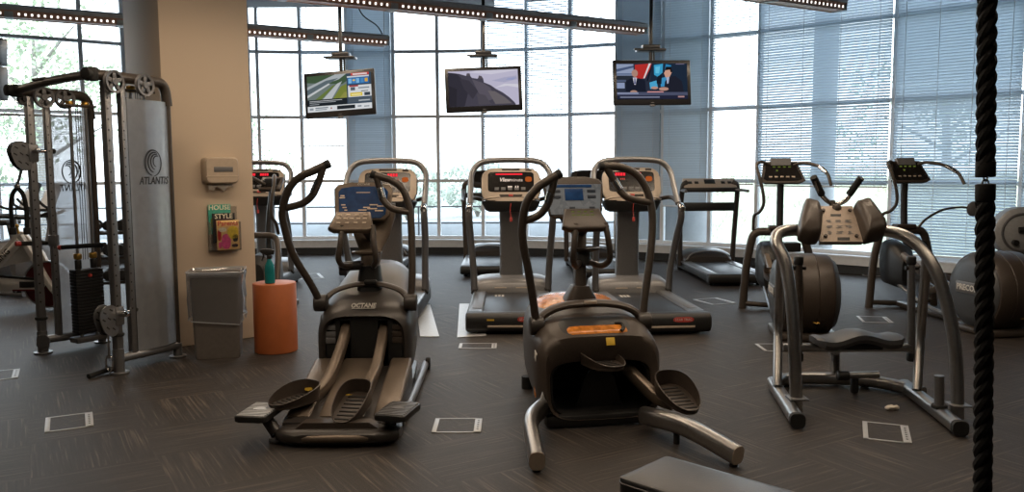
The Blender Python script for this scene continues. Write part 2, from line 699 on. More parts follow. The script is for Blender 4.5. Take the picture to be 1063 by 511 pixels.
def blind(bay, z0, z1, ang, label, group=None, frac=(0, 1), pitch=.041):
    i, j = BAYS[bay]
    a, b = WP[i], WP[j]
    a, b = a.lerp(b, frac[0]), a.lerp(b, frac[1])
    mid = (a + b) / 2
    t = (b - a)
    L = t.length - .07
    n = V((t.y, -t.x, 0)).normalized()
    o = thing('window_blind', label, 'blind', mid + n * .105 + V((0, 0, z0)), math.atan2(t.y, t.x), group)
    h = z1 - z0
    MB().box((0, 0, h - .02), (L, .05, .04), .004).build('headrail', M['sill'], o)
    MB().box((0, 0, .012), (L, .05, .022), .004).build('bottom_rail', M['sill'], o)
    sl = MB()
    N = int((h - .09) / pitch)
    ca, sa = math.cos(ang), math.sin(ang)
    for q in range(N):
        z = .05 + q * pitch
        jit = random.uniform(-.04, .04)
        ca, sa = math.cos(ang + jit), math.sin(ang + jit)
        pr = []
        for u, hgt in ((-.025, 0), (0, .004), (.025, 0)):
            # u runs from the room side (-y) to the glass side
            pr.append((u * ca - hgt * sa, u * sa + hgt * ca))
        va = [sl.v((-L / 2, y, z + zz)) for y, zz in pr]
        vb = [sl.v((L / 2, y, z + zz)) for y, zz in pr]
        sl.face([va[0], va[1], vb[1], vb[0]])
        sl.face([va[1], va[2], vb[2], vb[1]])
    sl.build('slats', M['blind'], o, norm=False, angle=90)
    for f in ((-.36, .36) if L < 1.4 else (-.42, -.14, .14, .42)):
        MB().tube([(f * L, -.03, 0.01), (f * L, -.03, h - .02)], .0035, 5, 1).build('ladder_cord', M['sill'], o)
    return o


GB = 'pale blue venetian blinds along the curved window wall'
OPEN, MIDA, SHUT = -.10, -.62, 1.12
blind(0, .45, 2.5, .04, 'pale half height venetian blind behind the white spin bike, at the far left')
blind(1, .45, 2.5, .04, 'narrow pale half height blind seen between the posts of the cable machine')
blind(4, .35, 4.9, SHUT, 'narrow shut blue grey blind peeping past the right edge of the beige column')
blind(7, 2.0, 4.9, OPEN, 'open slatted blind behind the television showing a motorway', frac=(0.02, .98))
blind(8, 1.36, 4.9, SHUT, 'dark shut blind right of the television showing a motorway')
blind(11, 1.36, 4.9, -.26, 'bright open blind in the window left half behind the hillside television')
blind(12, 1.36, 4.9, -.30, 'bright open blind in the window just right of the hillside television')
blind(13, 1.36, 4.9, -.06, 'faint open blind in the bright window left of the dark shut blinds')
blind(14, .92, 4.9, SHUT, 'dark shut blind behind the left half of the news television')
blind(15, .92, 4.9, SHUT, 'dark shut blind behind the right half of the news television')
blind(16, 1.30, 4.9, -.14, 'bright narrow open blind between the news television and the wide blind')
blind(17, 1.28, 4.9, -.72, 'wide half open blind stopping above the grass bank, behind the stretching machine')
blind(18, .32, 4.9, -.86, 'wide full length blind behind the black climbing rope')
blind(19, .32, 4.9, -.86, 'wide blind cut by the right edge beyond the last mullion')

# ------------------------------------------------------------------ beige column
ang = math.radians(38)
c0 = V((-3.05, 7.32, 0))
tx, ty = V((math.cos(ang), math.sin(ang), 0)), V((-math.sin(ang), math.cos(ang), 0))
CW, CDp = .785, 1.2
cc = c0 + tx * CW / 2 + ty * CDp / 2
mb = MB()
mb.box((0, 0, Z_CEIL / 2), (CW, CDp, Z_CEIL), .006)
colm = struct(mb.build('wall_column', M['column_paint']))
colm.location = cc
colm.rotation_euler = (0, 0, ang)
COLUMN_ANG = ang


def on_column(px, py):
    """point of the column's front face seen at a pixel"""
    d = ray(px, py)
    n = -ty
    t = (c0 - V((0, 0, CAM_H))).dot(n) / d.dot(n)
    return V((0, 0, CAM_H)) + d * t


# ceiling soffits near the window wall
def soffit(name, pa, pb, z, dep, h):
    a, b = V((*pa, 0)), V((*pb, 0))
    t = (b - a)
    mb = MB()
    mb.box((0, dep / 2, h / 2), (t.length, dep, h), .01)
    mb.box((0, .02, .02), (t.length, .1, .06), .01)
    o = mb.build(name, M['ceiling'])
    o.location = (*((a + b) / 2).xy, z)
    o.rotation_euler = (0, 0, math.atan2(t.y, t.x))
    return struct(o)


soffit('ceiling_panel', (-6.0, 13.6), (-.28, 13.6), 4.36, 1.0, .5)
soffit('ceiling_panel', (-.09, 13.4), (2.6, 12.2), 4.38, 1.0, .5)

# ------------------------------------------------------------------ rows of linear ceiling lamps
RA = math.radians(30.3)
DV, NV = V((math.cos(RA), math.sin(RA), 0)), V((-math.sin(RA), math.cos(RA), 0))
ROWZ = 3.4
WARM = (1.0, .79, .58)


def light_row(n, d0, d1, label, power, vis=True):
    o = thing('linear_lamp', label, 'ceiling lamp', DV * d1 + NV * n + V((0, 0, ROWZ)), RA, 'rows of long suspended lamps')
    L = d1 - d0
    seg = 1.22
    k = int(round(L / seg))
    seg = L / k
    hb = MB()
    prof = [(-.10, .02), (-.12, .075), (-.03, .115), (.03, .115), (.12, .075), (.10, .02)]
    hb.loft([[(x, p[0], p[1]) for p in prof] for x in (-L, 0)])
    hb.build('housing', M['lamp_grey'], o)
    rf = MB()
    for s in (-1, 1):
        rf.box((-L / 2, s * .108, .028), (L - .02, .014, .016))
        rf.box((-L / 2, s * .078, -.036), (L - .02, .02, .012))
    rf.build('reflector_strip', M['strip_pink'], o)
    dt = MB()
    dt.mi = 0
    for q in range(k):
        x0 = -L + q * seg
        MB().box((x0 + .02, 0, .0), (.09, .215, .09), .008).build('joint_cover', M['lamp_grey'], o)
        m = 16
        st = (seg - .12) / m
        xs_ = [x0 + .065, x0 + .09]
        cells = [False]
        for r in range(m):
            xs_ += [x0 + .09 + st * (r + .5) + st * .16, x0 + .09 + st * (r + 1)]
            xs_[-2:] = [x0 + .09 + st * (r + .34), x0 + .09 + st * (r + .66)]
            cells += [False, True]
        xs_.append(x0 + seg - .02)
        cells.append(False)
        # one continuous louvred trough, lit cells alternating with copper fins
        sec = [(-.100, .026), (-.100, .008), (-.097, -.018), (-.085, -.036), (.085, -.036), (.097, -.018), (.100, .008), (.100, .026)]
        rows_ = [[dt.v((x, a, b)) for a, b in sec] for x in xs_]
        for a in range(len(xs_) - 1):
            for b in range(len(sec) - 1):
                dt.mi = 1 if (b in (1, 5) and cells[a]) else 0
                dt.face([rows_[a][b], rows_[a][b + 1], rows_[a + 1][b + 1], rows_[a + 1][b]])
    MB().box((-.02, 0, .0), (.05, .215, .09), .008).build('end_cap', M['lamp_grey'], o)
    dt.build('lamp_strip', [M['strip_pink'], M['lamp_dot']], o, norm=False)
    for q in range(0, k + 1, 2):
        x = -L + q * seg + (.04 if q == 0 else 0) - (.04 if q == k else 0)
        MB().tube([(x, 0, .11), (x, 0, Z_CEIL - ROWZ)], .004, 6, 1).build('hanging_wire', M['steel_paint'], o)
    ld = bpy.data.lights.new('lamp_light', 'AREA')
    ld.shape = 'RECTANGLE'
    ld.size = L - .1
    ld.size_y = .12
    ld.energy = power * L
    ld.color = WARM
    lo = bpy.data.objects.new('lamp_light', ld)
    COL.objects.link(lo)
    lo.location = DV * (d0 + d1) / 2 + NV * n + V((0, 0, ROWZ - .045))
    lo.rotation_euler = (0, 0, RA)
    return o


LAMP = 12.5
row1 = light_row(11.45, -4.8, 4.61, 'farthest hanging lamp row, ending over the motorway television', LAMP)
light_row(8.86, 1.2, 7.21, 'long hanging lamp row crossing above the hillside television', LAMP)
light_row(6.47, .0, 8.13, 'lamp row at the top edge whose end hangs above the wide blind', LAMP)
for n, a, b in ((3.9, -2, 7.5), (1.4, 0, 7.5)):
    light_row(n, a, b, 'hanging lamp row over the gym floor, above the frame', LAMP if n > 2 else LAMP * .45)

R1 = Matrix.Translation(row1.location) @ Matrix.Rotation(RA, 4, 'Z')
mb = MB(R1.inverted())
e_ = DV * 4.55 + NV * 11.45 + V((0, 0, ROWZ + .11))
mb.tube([V((e_.x - .35, e_.y - .2, Z_CEIL)), V((e_.x - .35, e_.y - .2, ROWZ + .75)), V((e_.x - .28, e_.y - .16, ROWZ + .40)), V((e_.x - .08, e_.y - .05, ROWZ + .24)), e_], .009, 6, 6)
mb.build('power_cord', M['rubber'], row1)

# ------------------------------------------------------------------ daylight
wd = bpy.data.worlds.new('overcast_sky')
SC.world = wd
wd.use_nodes = True
nt = wd.node_tree
nt.nodes.clear()
o_ = nt.nodes.new('ShaderNodeOutputWorld')
bg = nt.nodes.new('ShaderNodeBackground')
tc = nt.nodes.new('ShaderNodeTexCoord')
sx = nt.nodes.new('ShaderNodeSeparateXYZ')
rp = nt.nodes.new('ShaderNodeValToRGB')
rp.color_ramp.elements[0].position = 0.0
rp.color_ramp.elements[0].color = (.93, .97, 1.0, 1)
rp.color_ramp.elements[1].position = .6
rp.color_ramp.elements[1].color = (.74, .86, 1.0, 1)
nt.links.new(tc.outputs['Generated'], sx.inputs[0])
nt.links.new(sx.outputs['Z'], rp.inputs[0])
nt.links.new(rp.outputs[0], bg.inputs[0])
bg.inputs[1].default_value = 5.2
nt.links.new(bg.outputs[0], o_.inputs[0])
# portals: only tell the renderer where the sky comes in
for i, j in ((0, 3), (3, 8), (8, 12), (12, 16), (16, 18), (18, 20)):
    a, b = WP[i], WP[j]
    t = b - a
    n = V((t.y, -t.x, 0)).normalized()
    ld = bpy.data.lights.new('sky_portal', 'AREA')
    ld.shape = 'RECTANGLE'
    ld.size = t.length
    ld.size_y = Z_TOP - Z_SILL
    ld.cycles.is_portal = True
    lo = bpy.data.objects.new('sky_portal', ld)
    COL.objects.link(lo)
    p = (a + b) / 2 - n * .75 + V((0, 0, (Z_TOP + Z_SILL) / 2))
    lo.matrix_world = Matrix.Translation(p) @ n.to_track_quat('-Z', 'Y').to_matrix().to_4x4()

# ------------------------------------------------------------------ outside
M['paving'] = pm('pale_paving', (.40, .40, .39), .8, 0, .12, 2)
M['leaf'] = pm('tree_leaves', (.44, .52, .35), .6, 0, .35, 3)
M['bark'] = pm('tree_bark', (.30, .28, .25), .8, 0, .3, 20, .4)
M['grass_soil'] = pm('grassy_slope', (.55, .57, .42), .9, 0, .2, 4)
M['grass'] = pm('dry_grass', (.66, .66, .50), .8, 0, .2, 4)
M['concrete'] = pm('pale_concrete', (.46, .48, .50), .8, 0, .06, 6)
M['rail_dark'] = pm('dark_rail_paint', (.05, .05, .055), .5, 0, .1, 30)
mb = MB()
mb.box((0, 45, -.16), (160, 90, .1))
o = struct(mb.build('ground_outside', M['paving']))
o.location = (0, 0, 0)
# slope on the right
mb = MB()
rows = []
for k in range(9):
    y = k * .6
    z = -.12 + 1.45 * (1 - (1 - min(1, k / 6.5)) ** 2)
    rows.append([(x * 1.0, y + .25 * math.sin(x * .9), z + (.06 * math.sin(x * 2.1 + k) if k else 0)) for x in range(0, 19)])
rows.append([(x * 1.0, 5.2, -.14) for x in range(0, 19)])
mb.loft(rows, False, False, closed=False)
slope = struct(mb.build('hill', M['grass_soil']))
slope.location = (4.0, 17.3, 0)
slope.rotation_euler = (0, 0, -.35)
mb = MB()
Rs = Matrix.Rotation(-.35, 4, 'Z')
for k in range(5200):
    x = random.uniform(0, 17.5)
    kk = random.uniform(.4, 7.5)
    y = kk * .6
    z = -.14 + 1.45 * (1 - (1 - min(1, kk / 6.5)) ** 2)
    h = random.uniform(.12, .34)
    a = random.uniform(0, PI)
    w_ = .012
    p = V((x, y + .25 * math.sin(x * .9), z))
    lean = V((random.uniform(-.12, .12), random.uniform(-.12, .12), h))
    q = V((math.cos(a) * w_, math.sin(a) * w_, 0))
    mb.poly([p - q, p + q, p + lean])
o = mb.build('dry_grass', M['grass'], norm=False)
o['kind'] = 'stuff'
tag(o, 'dry pale grass growing on the slope outside the right hand windows', 'grass')
o.location = slope.location
o.rotation_euler = slope.rotation_euler
# pillars outside the dark blinds
for px, Y, r, lab in ((387, 16.9, .50, 'pale round pillar outside the shut blind by the motorway television'), (664, 15.7, .48, 'pale round pillar outside, behind the left part of the news television'),
                      (712, 15.4, .48, 'pale round pillar outside, behind the right part of the news television'), (853, 14.3, .20, 'slim pale pillar outside, showing under the wide half open blind')):
    x = (px - PW / 2) / FPX * Y
    mb = MB()
    mb.lathe([(r * 1.15, -.1), (r * 1.15, .06), (r, .08), (r, 5.6)], seg=32)
    o = mb.build('concrete_pillar', M['concrete'])
    o.location = (x, Y, 0)
    tag(o, lab, 'pillar')
# guard rail
o = thing('guard_rail', 'thin dark guard rail outside the bright left windows', 'railing', (-2, 18.2, -.11))
for z in (.86, .5):
    MB().tube([(-9, 0, z), (6, 0, z)], .018, 8, 1).build('rail', M['rail_dark'], o)
for k in range(6):
    x = -8.9 + k * 2.95
    MB().cyl((x, 0, 0), (x, 0, .86), .02, seg=8).build('post', M['rail_dark'], o)
# low wall
o = MB().box((0, 0, .2), (17, .25, .4), .02).build('garden_wall', M['concrete'])
o.location = (-2.5, 20.5, -.11)
tag(o, 'low pale concrete wall outside beyond the guard rail', 'wall')


def tree(x, y, h, r, label, n=1500, seed=1):
    rnd = random.Random(seed)
    o = thing('leafy_tree', label, 'tree', (x, y, -.11), 0, 'trees outside the windows')
    tr = MB()
    tr.tube([(0, 0, 0), (.05, .02, h * .3), (-.03, .04, h * .6), (0, 0, h * .8)], [.16, .12, .08, .03], 8, 4)
    for k in range(7):
        a = k * 2.4
        z = h * (.3 + .07 * k)
        tr.tube([(0, 0, z), (math.cos(a) * r * .35, math.sin(a) * r * .35, z + .5), (math.cos(a) * r * .75, math.sin(a) * r * .75, z + 1.0)], [.06, .04, .015], 6, 3)
    tr.build('trunk', M['bark'], o)
    lf = MB()
    cl = [(rnd.gauss(0, r * .45), rnd.gauss(0, r * .45), h * .64 + rnd.gauss(0, h * .17)) for _ in range(26)]
    for k in range(n):
        c = cl[rnd.randrange(len(cl))]
        p = V((c[0] + rnd.gauss(0, .38), c[1] + rnd.gauss(0, .38), c[2] + rnd.gauss(0, .34)))
        u = V((rnd.gauss(0, 1), rnd.gauss(0, 1), rnd.gauss(0, 1))).normalized()
        w2 = u.orthogonal().normalized()
        s = rnd.uniform(.05, .10)
        lf.poly([p - u * s, p + w2 * s * .5, p + u * s, p - w2 * s * .5])
    lf.build('foliage', M['leaf'], o, norm=False)
    return o


tree(-11.6, 20.5, 6.2, 2.4, 'leafy green tree outside behind the left end of the cable machine', 2600, 3)
tree(-8.6, 23.5, 4.6, 1.8, 'smaller green tree outside seen between the cable machine posts', 1800, 4)
tree(-18.5, 27, 6.5, 2.6, 'far left leafy tree beyond the spin bike window', 1600, 5)
M['washed_leaf'] = pm('washed_out_shrub_leaves', (.55, .60, .52), .6, 0, .15, 3)  # overexposed daylight wash-out is put into this paler leaf colour


def shrub(x, y, h, r, label, n, seed):
    rnd = random.Random(seed)
    o = thing('clipped_shrub', label, 'shrub', (x, y, -.11), 0, 'shrubs outside the windows')
    mb = MB()
    for k in range(6):
        a = k * 1.05
        mb.tube([(0, 0, 0), (math.cos(a) * r * .3, math.sin(a) * r * .3, h * .45), (math.cos(a) * r * .6, math.sin(a) * r * .6, h * .8)], [.04, .03, .012], 6, 3)
    mb.build('stem', M['bark'], o)
    lf = MB()
    for k in range(n):
        u = V((rnd.gauss(0, 1), rnd.gauss(0, 1), rnd.gauss(0, 1))).normalized() * rnd.uniform(.5, 1.0) ** .4
        p = V((u.x * r, u.y * r, h * .55 + u.z * h * .45))
        w = V((rnd.gauss(0, 1), rnd.gauss(0, 1), rnd.gauss(0, 1))).normalized()
        w2 = w.orthogonal().normalized()
        s = rnd.uniform(.07, .13)
        lf.poly([p - w * s, p + w2 * s * .5, p + w * s, p - w2 * s * .5])
    lf.build('foliage', M['washed_leaf'], o, norm=False)
    return o


shrub(-3.4, 27, 1.9, 1.3, 'shrub in washed-out pale colour outside beyond the windows between the first two televisions', 1500, 6)
shrub(-1.2, 29, 2.0, 1.4, 'shrub in washed-out pale colour outside beyond the window left of the hillside television', 1500, 8)
tree(11.2, 21.5, 5.6, 2.2, 'tree outside the full length blind, left of the climbing rope', 2200, 9)
tree(17.6, 22.0, 5.2, 2.2, 'tree outside at the right edge, right of the climbing rope', 2000, 10)
# ------------------------------------------------------------------ treadmills (user stands at -y and looks towards +y)


def make_treadmill(name, label, loc, rz, group, screen='led'):
    o = thing(name, label, 'treadmill', loc, rz, group)
    HW = .44
    # deck body
    mb = MB()
    mb.box((0, 1.0, .115), (.80, 1.94, .11), .01)
    for s in (-1, 1):
        mb.box((s * .40, 1.0, .12), (.08, 1.9, .15), .02)
    mb.build('deck_frame', M['black'], o)
    # rear cover
    mb = MB()
    prof = sup(.20, .19, 20, 3.2)
    st = ((-HW, .8), (-HW + .012, .97), (-HW + .03, 1.0), (HW - .03, 1.0), (HW - .012, .97), (HW, .8))
    mb.loft([[(x, .10 + p[0] * k, .115 + p[1] * k) for p in prof] for x, k in st])
    rc = mb.build('rear_cover', M['black'], o)
    mb = MB()
    mb.box((.02, -.002, .085), (.50, .012, .02), .004)
    mb.build('rear_trim', M['bezel'], rc)
    mb = MB()
    mb.prism([(p[0], p[1]) for p in sup(.20, .048, 20, 3)], .006, FACE_CAM, (.16, .006, .152))
    bd = mb.build('badge', M['label_red'], rc, 'small red oval badge')
    MB().text('STAR TRAC', .032, FACE_CAM, (.16, -.002, .152), .0006).build('lettering', M['label_white'], bd)
    mb = MB()
    mb.box((-.20, .004, .146), (.07, .008, .016), .002)
    mb.build('warning_label', M['yellow'], rc)
    # belt
    mb = MB()
    mb.box((0, .98, .176), (.56, 1.60, .018), .004)
    bl = mb.build('running_belt', M['belt'], o)
    mb = MB()
    for k in range(3):
        mb.box((-.17 + .038 * k, 1.28, .1855), (.026, .13, .001))
    mb.build('belt_print', M['label_white'], bl)
    # rails
    for s in (-1, 1):
        mb = MB()
        pr = [(-.078, 0), (-.066, .022), (.06, .026), (.078, .004), (.078, -.045), (-.078, -.02)]
        mb.loft([[(s * .355 + s * p[0], y, .182 + p[1]) for p in pr] for y in (.17, 1.62)])
        sr = mb.build('side_rail', M['steel_paint'], o)
        mb = MB()
        mb.box((s * .338, .92, .2085), (.10, 1.2, .003), .001)
        mb.build('foot_grip', M['grey_plastic'], sr)
    # motor hood
    mb = MB()
    rings = []
    for y, w, h, z in ((1.50, .84, .08, .19), (1.53, .86, .14, .20), (1.62, .88, .19, .21), (1.80, .88, .21, .22), (1.98, .86, .19, .21), (2.08, .78, .12, .18)):
        rings.append([(p[0], y, z + p[1] - .02) for p in sup(w, h + .12, 28, 4.5)])
    mb.loft(rings)
    hd = mb.build('motor_hood', M['silver_plastic'], o)
    mb = MB()
    for s in (-1, 1):
        mb.box((s * .12, 1.505, .243), (.14, .012, .018), .004, RX(-.3))
    mb.build('hood_slot', M['bezel'], hd)
    # uprights: one bent tube each, a lower post and the arm rest bar
    for s in (-1, 1):
        mb = MB()
        mb.tube([(s * .42, 1.50, .20), (s * .425, 1.46, .45), (s * .445, 1.32, .80), (s * .455, 1.17, 1.04), (s * .452, 1.16, 1.17)], .031, 12, 6, flat=1.25)
        mb.build('upright', M['steel_paint'], o)
        mb = MB()
        mb.tube([(s * .452, 1.14, 1.165), (s * .448, 1.30, 1.22), (s * .43, 1.52, 1.26), (s * .33, 1.66, 1.235)], .024, 12, 6)
        ar = mb.build('handrail', M['dark_tube'], o)
        mb = MB()
        mb.cyl((s * .452, 1.105, 1.15), (s * .450, 1.19, 1.186), .036, seg=16, bev=.008)
        mb.build('handrail_end', M['chrome'], ar)
        MB().cyl((s * .40, 1.50, .19), (s * .44, 1.50, .215), .05, .04, 16, .006).build('upright_foot', M['rubber'], o)
        MB().cyl((s * .36, 1.9, .0), (s * .36, 1.9, .09), .035, seg=14).build('front_foot', M['rubber'], o)
        MB().cyl((s * .36, .22, .0), (s * .36, .22, .08), .03, seg=14).build('rear_foot', M['rubber'], o)
    # arch over the console
    mb = MB()
    pts = [(-.448, 1.26, 1.20), (-.448, 1.42, 1.36), (-.445, 1.56, 1.55), (-.35, 1.60, 1.665), (-.15, 1.61, 1.685), (.15, 1.61, 1.685), (.35, 1.60, 1.665), (.445, 1.56, 1.55), (.448, 1.42, 1.36), (.448, 1.26, 1.20)]
    mb.tube(fillet(pts, .1, 4), .033, 12, 1)
    mb.build('arch_bar', M['steel_paint'], o)
    # mast
    mb = MB()
    mb.loft([[(p[0], y + p[1], z) for p in sup(w, d, 20, 4)] for z, y, w, d in ((.24, 1.80, .30, .14), (.40, 1.79, .27, .12), (.9, 1.77, .26, .11), (1.18, 1.75, .28, .12))])
    mb.build('mast', M['steel_paint'], o)
    # console, tilted back
    Rc = RX(PI / 2 - .30)
    oc = V((0, 1.60, 1.395))
    mb = MB()
    mb.prism(sup(.66, .40, 40, 4.5), .03, Rc, oc, .012, 3)
    cn = mb.build('console', M['bezel'], o)
    mb = MB()
    mb.prism(sup(.68, .42, 40, 4.5), -.11, Rc, oc - Rc @ V((0, 0, .002)), .03, 3, .86)
    mb.build('console_back', M['black'], cn)
    mb = MB()
    mb.prism(sup(.52, .235, 32, 9), .006, Rc, oc + Rc @ V((0, .035, .029)), .002, 1)
    sc = mb.build('screen', M['dark_screen'], cn)

    def on_con(x, y, z=.036):
        return oc + Rc @ V((x, y, z))
    mb = MB()
    if screen == 'text':
        mb.box(on_con(-.02, .125), (.30, .016, .002), 0, Rc)
        mb.build('message_bar', M['red_led'], sc)
        mb = MB()
        mb.text('VIew', .060, Rc, on_con(-.07, .058), .0005, bold=.0016, shear=.25)
        mb.text('minute', .050, Rc, on_con(.065, .056), .0005)
        mb.box(on_con(-.01, -.022), (.05, .014, .002), 0, Rc)
        mb.box(on_con(.055, -.022), (.012, .02, .002), 0, Rc)
        mb.box(on_con(.08, -.022), (.012, .02, .002), 0, Rc)
        mb.build('display_lettering', M['white_led'], sc)
    else:
        for x in (-.125, .055):
            for q in range(4):
                mb.box(on_con(x - .045 + q * .03, .120), (.024, .034, .002), 0, Rc)
        mb.build('led_digits', M['red_led'], sc)
        mb = MB()
        for x in (-.10, .10):
            for q in range(3):
                mb.box(on_con(x - .02 + q * .02, .065), (.012, .02, .002), 0, Rc)
        mb.build('dim_digits', M['label_red'], sc)
    mb = MB()
    mb.prism(sup(.075, .06, 16, 3), .002, Rc, on_con(.20, .065), 0)
    mb.build('profile_display', M['amber_led'], sc)
    mb = MB()
    for q in range(5):
        mb.box(on_con(-.16 + q * .075, -.045, .0355), (.05, .035, .002), .0008, Rc)
    mb.build('keypad', M['grey_plastic'], sc)
    mb = MB()
    mb.box(on_con(0, .182, .03), (.20, .022, .012), .004, Rc)
    mb.box(on_con(.20, .175, .03), (.07, .026, .004), .001, Rc)
    mb.box(on_con(0, -.125, .03), (.26, .03, .012), .004, Rc)
    mb.build('console_trim', M['casing_brown'], cn)
    mb = MB()
    mb.box(on_con(.0, -.123, .04), (.05, .026, .014), .005, Rc)
    mb.build('stop_button', M['label_red'], cn)
    # shelf with cup wells under the console
    mb = MB()
    mb.loft([[(p[0], 1.60 + p[1], z) for p in sup(w, d, 28, 4)] for z, w, d in ((1.10, .50, .16), (1.12, .58, .22), (1.20, .66, .28), (1.225, .66, .28))])
    sh = mb.build('accessory_shelf', M['black'], o)
    for s in (-1, 1):
        mb = MB()
        mb.lathe([(.045, 0), (.05, .012), (.038, .012), (.036, .002)], (s * .22, 1.53, 1.222), seg=20, caps=False)
        mb.build('cup_well', M['casing_brown'], sh)
        mb = MB()
        mb.tube([(s * .32, 1.52, 1.238), (s * .24, 1.45, 1.262), (s * .12, 1.44, 1.275)], .011, 8, 4)
        mb.build('shelf_edge_bar', M['bezel'], sh)
    mb = MB()
    mb.tube([(.0, 1.46, 1.20), (-.01, 1.455, 1.12), (.0, 1.455, 1.05)], .004, 6, 4)
    mb.box((0, 1.455, 1.02), (.03, .02, .05), .006)
    mb.build('safety_clip', M['label_red'], o)
    return o


def make_back_treadmill(name, label, loc, rz, group, flat=False):
    """older machine of the far row: dark console pod between two posts"""
    o = thing(name, label, 'treadmill', loc, rz, group)
    mb = MB()
    mb.box((0, 1.0, .10), (.76, 1.9, .10), .015)
    mb.build('deck_frame', M['black'], o)
    mb = MB()
    prof = sup(.14, .13, 16, 3)
    mb.loft([[(x, .08 + p[0] * k, .105 + p[1] * k) for p in prof] for x, k in ((-.40, .8), (-.385, 1), (.385, 1), (.40, .8))])
    mb.build('rear_cover', M['black'], o)
    MB().box((0, .92, .156), (.50, 1.60, .016), .004).build('running_belt', M['belt'], o)
    for s in (-1, 1):
        mb = MB()
        mb.box((s * .325, .95, .158), (.14, 1.66, .03), .008)
        mb.build('side_rail', M['steel_paint'], o)
    mb = MB()
    rings = []
    for y, w, h in ((1.50, .70, .06), (1.55, .74, .18), (1.64, .78, .26), (1.85, .78, .28), (2.0, .74, .2), (2.06, .66, .1)):
        rings.append([(p[0], y, max(.05, .17 + p[1])) for p in sup(w, h + .08, 24, 3)])
    mb.loft(rings)
    hd = mb.build('motor_hood', M['casing'], o)
    mb = MB()
    mb.tube([(-.33, 1.50, .20), (-.24, 1.515, .29), (0, 1.53, .325), (.24, 1.515, .29), (.33, 1.50, .20)], .012, 8, 5)
    mb.build('hood_edge', M['grey_plastic'], hd)
    mb = MB()
    mb.prism(sup(.2, .04, 20, 3), .004, RX(PI / 2 - .45), (0, 1.545, .265))
    mb.build('badge', M['bezel'], hd)
    for s in (-1, 1):
        mb = MB()
        mb.tube([(s * .40, 1.62, .10), (s * .41, 1.60, .5), (s * .42, 1.55, .95), (s * .41, 1.48, 1.30), (s * .34, 1.50, 1.37)], .026, 10, 6, flat=1.5)
        mb.build('upright', M['dark_tube'] if not flat else M['casing'], o)
        mb = MB()
        if not flat:
            mb.tube([(s * .415, 1.50, 1.26), (s * .42, 1.25, 1.12), (s * .42, 1.02, 1.08)], .022, 10, 5)
        else:
            mb.tube([(s * .36, 1.45, 1.255), (s * .45, 1.36, 1.25), (s * .455, 1.10, 1.245)], .022, 10, 5)
        mb.build('handrail', M['grey_plastic'], o)
        MB().cyl((s * .33, 1.9, 0), (s * .33, 1.9, .08), .05, seg=14).build('front_foot', M['rubber'], o)
        MB().cyl((s * .33, .2, 0), (s * .33, .2, .08), .03, seg=14).build('rear_foot', M['rubber'], o)
    if flat:
        Rc = RX(.75)
        mb = MB()
        mb.box((0, 1.52, 1.34), (.80, .20, .06), .015, Rc)
        cn = mb.build('console', M['bezel'], o)
        mb = MB()
        mb.box(V((0, 1.52, 1.34)) + Rc @ V((0, .02, .031)), (.16, .09, .004), .001, Rc)
        for x in (-.3, -.2, .2, .3):
            mb.box(V((x, 1.52, 1.34)) + Rc @ V((0, 0, .031)), (.06, .05, .004), .001, Rc)
        mb.build('keypad', M['black'], cn)
        MB().box((0, 1.50, 1.255), (.84, .16, .07), .02).build('console_tray', M['black'], o)
        MB().box((0, 1.52, 1.0), (.78, .05, .13), .02).build('cross_brace', M['black'], o)
    else:
        Rc = RX(.85)
        mb = MB()
        mb.loft([[V((0, 1.52, 1.42)) + Rc @ V((p[0], p[1], z)) for p in sup(w, h, 32, 4)] for z, w, h in ((-.10, .5, .2), (-.04, .68, .34), (.0, .70, .36), (.02, .66, .33))])
        cn = mb.build('console', M['casing'], o)
        mb = MB()
        mb.prism(sup(.5, .22, 28, 6), .006, Rc, V((0, 1.52, 1.42)) + Rc @ V((0, .02, .02)), .002, 1)
        mb.build('screen', M['dark_screen'], cn)
        MB().box((0, 1.58, 1.15), (.78, .05, .09), .02).build('cross_brace', M['black'], o)
    return o


GT = 'treadmills in the nearer row'
make_treadmill('treadmill', 'treadmill with white words lit on its console, middle of the nearer row', (-.01, 7.82, 0), 0, GT, 'text')
make_treadmill('treadmill', 'treadmill with red digits behind the elliptical with amber windows', (1.47, 7.76, 0), math.radians(4.5), GT)
make_treadmill('treadmill', 'treadmill with red digits standing behind the elliptical with step platforms', (-1.41, 7.85, 0), 0, GT)
make_treadmill('treadmill', 'silver treadmill half hidden by the right edge of the beige column', (-3.46, 9.75, 0), math.radians(-1), GT)
GB2 = 'treadmills in the far row by the windows'
make_back_treadmill('treadmill', 'dark treadmill in the far row, behind the treadmill with white words', (-.36, 12.0, 0), 0, GB2)
make_back_treadmill('treadmill', 'dark treadmill in the far row, seen past the mast of the elliptical with amber windows', (1.36, 11.6, 0), math.radians(3), GB2)
make_back_treadmill('treadmill', 'dark treadmill in the far row, mostly behind the elliptical with the blue lit console', (-2.12, 11.9, 0), math.radians(-3), GB2)
make_back_treadmill('treadmill', 'far treadmill with a flat pale console and a black cross bar, nearest the wide blind', (3.02, 10.95, 0), math.radians(2), GB2, True)

# pale floor plates sticking out from under two of the treadmills
for pix, lab in ((((432, 318), (446.5, 317), (456, 350), (436, 350)), 'pale floor plate showing right of the treadmill behind the left elliptical'), (((477, 316), (500, 316), (505, 349), (474.5, 351)), 'pale floor plate showing left of the middle treadmill with white words')):
    q = [gnd(a, b) for a, b in pix]
    c = (q[0] + q[1] + q[2] + q[3]) / 4
    mb = MB(Matrix.Translation(-c))
    mb.prism([(p.x, p.y) for p in reversed(q)], .008, None, (0, 0, .0), .002, 1)
    o = mb.build('floor_plate', M['pale'])
    o.location = c
    tag(o, lab, 'floor plate')
# ------------------------------------------------------------------ shoe shaped pedal tray


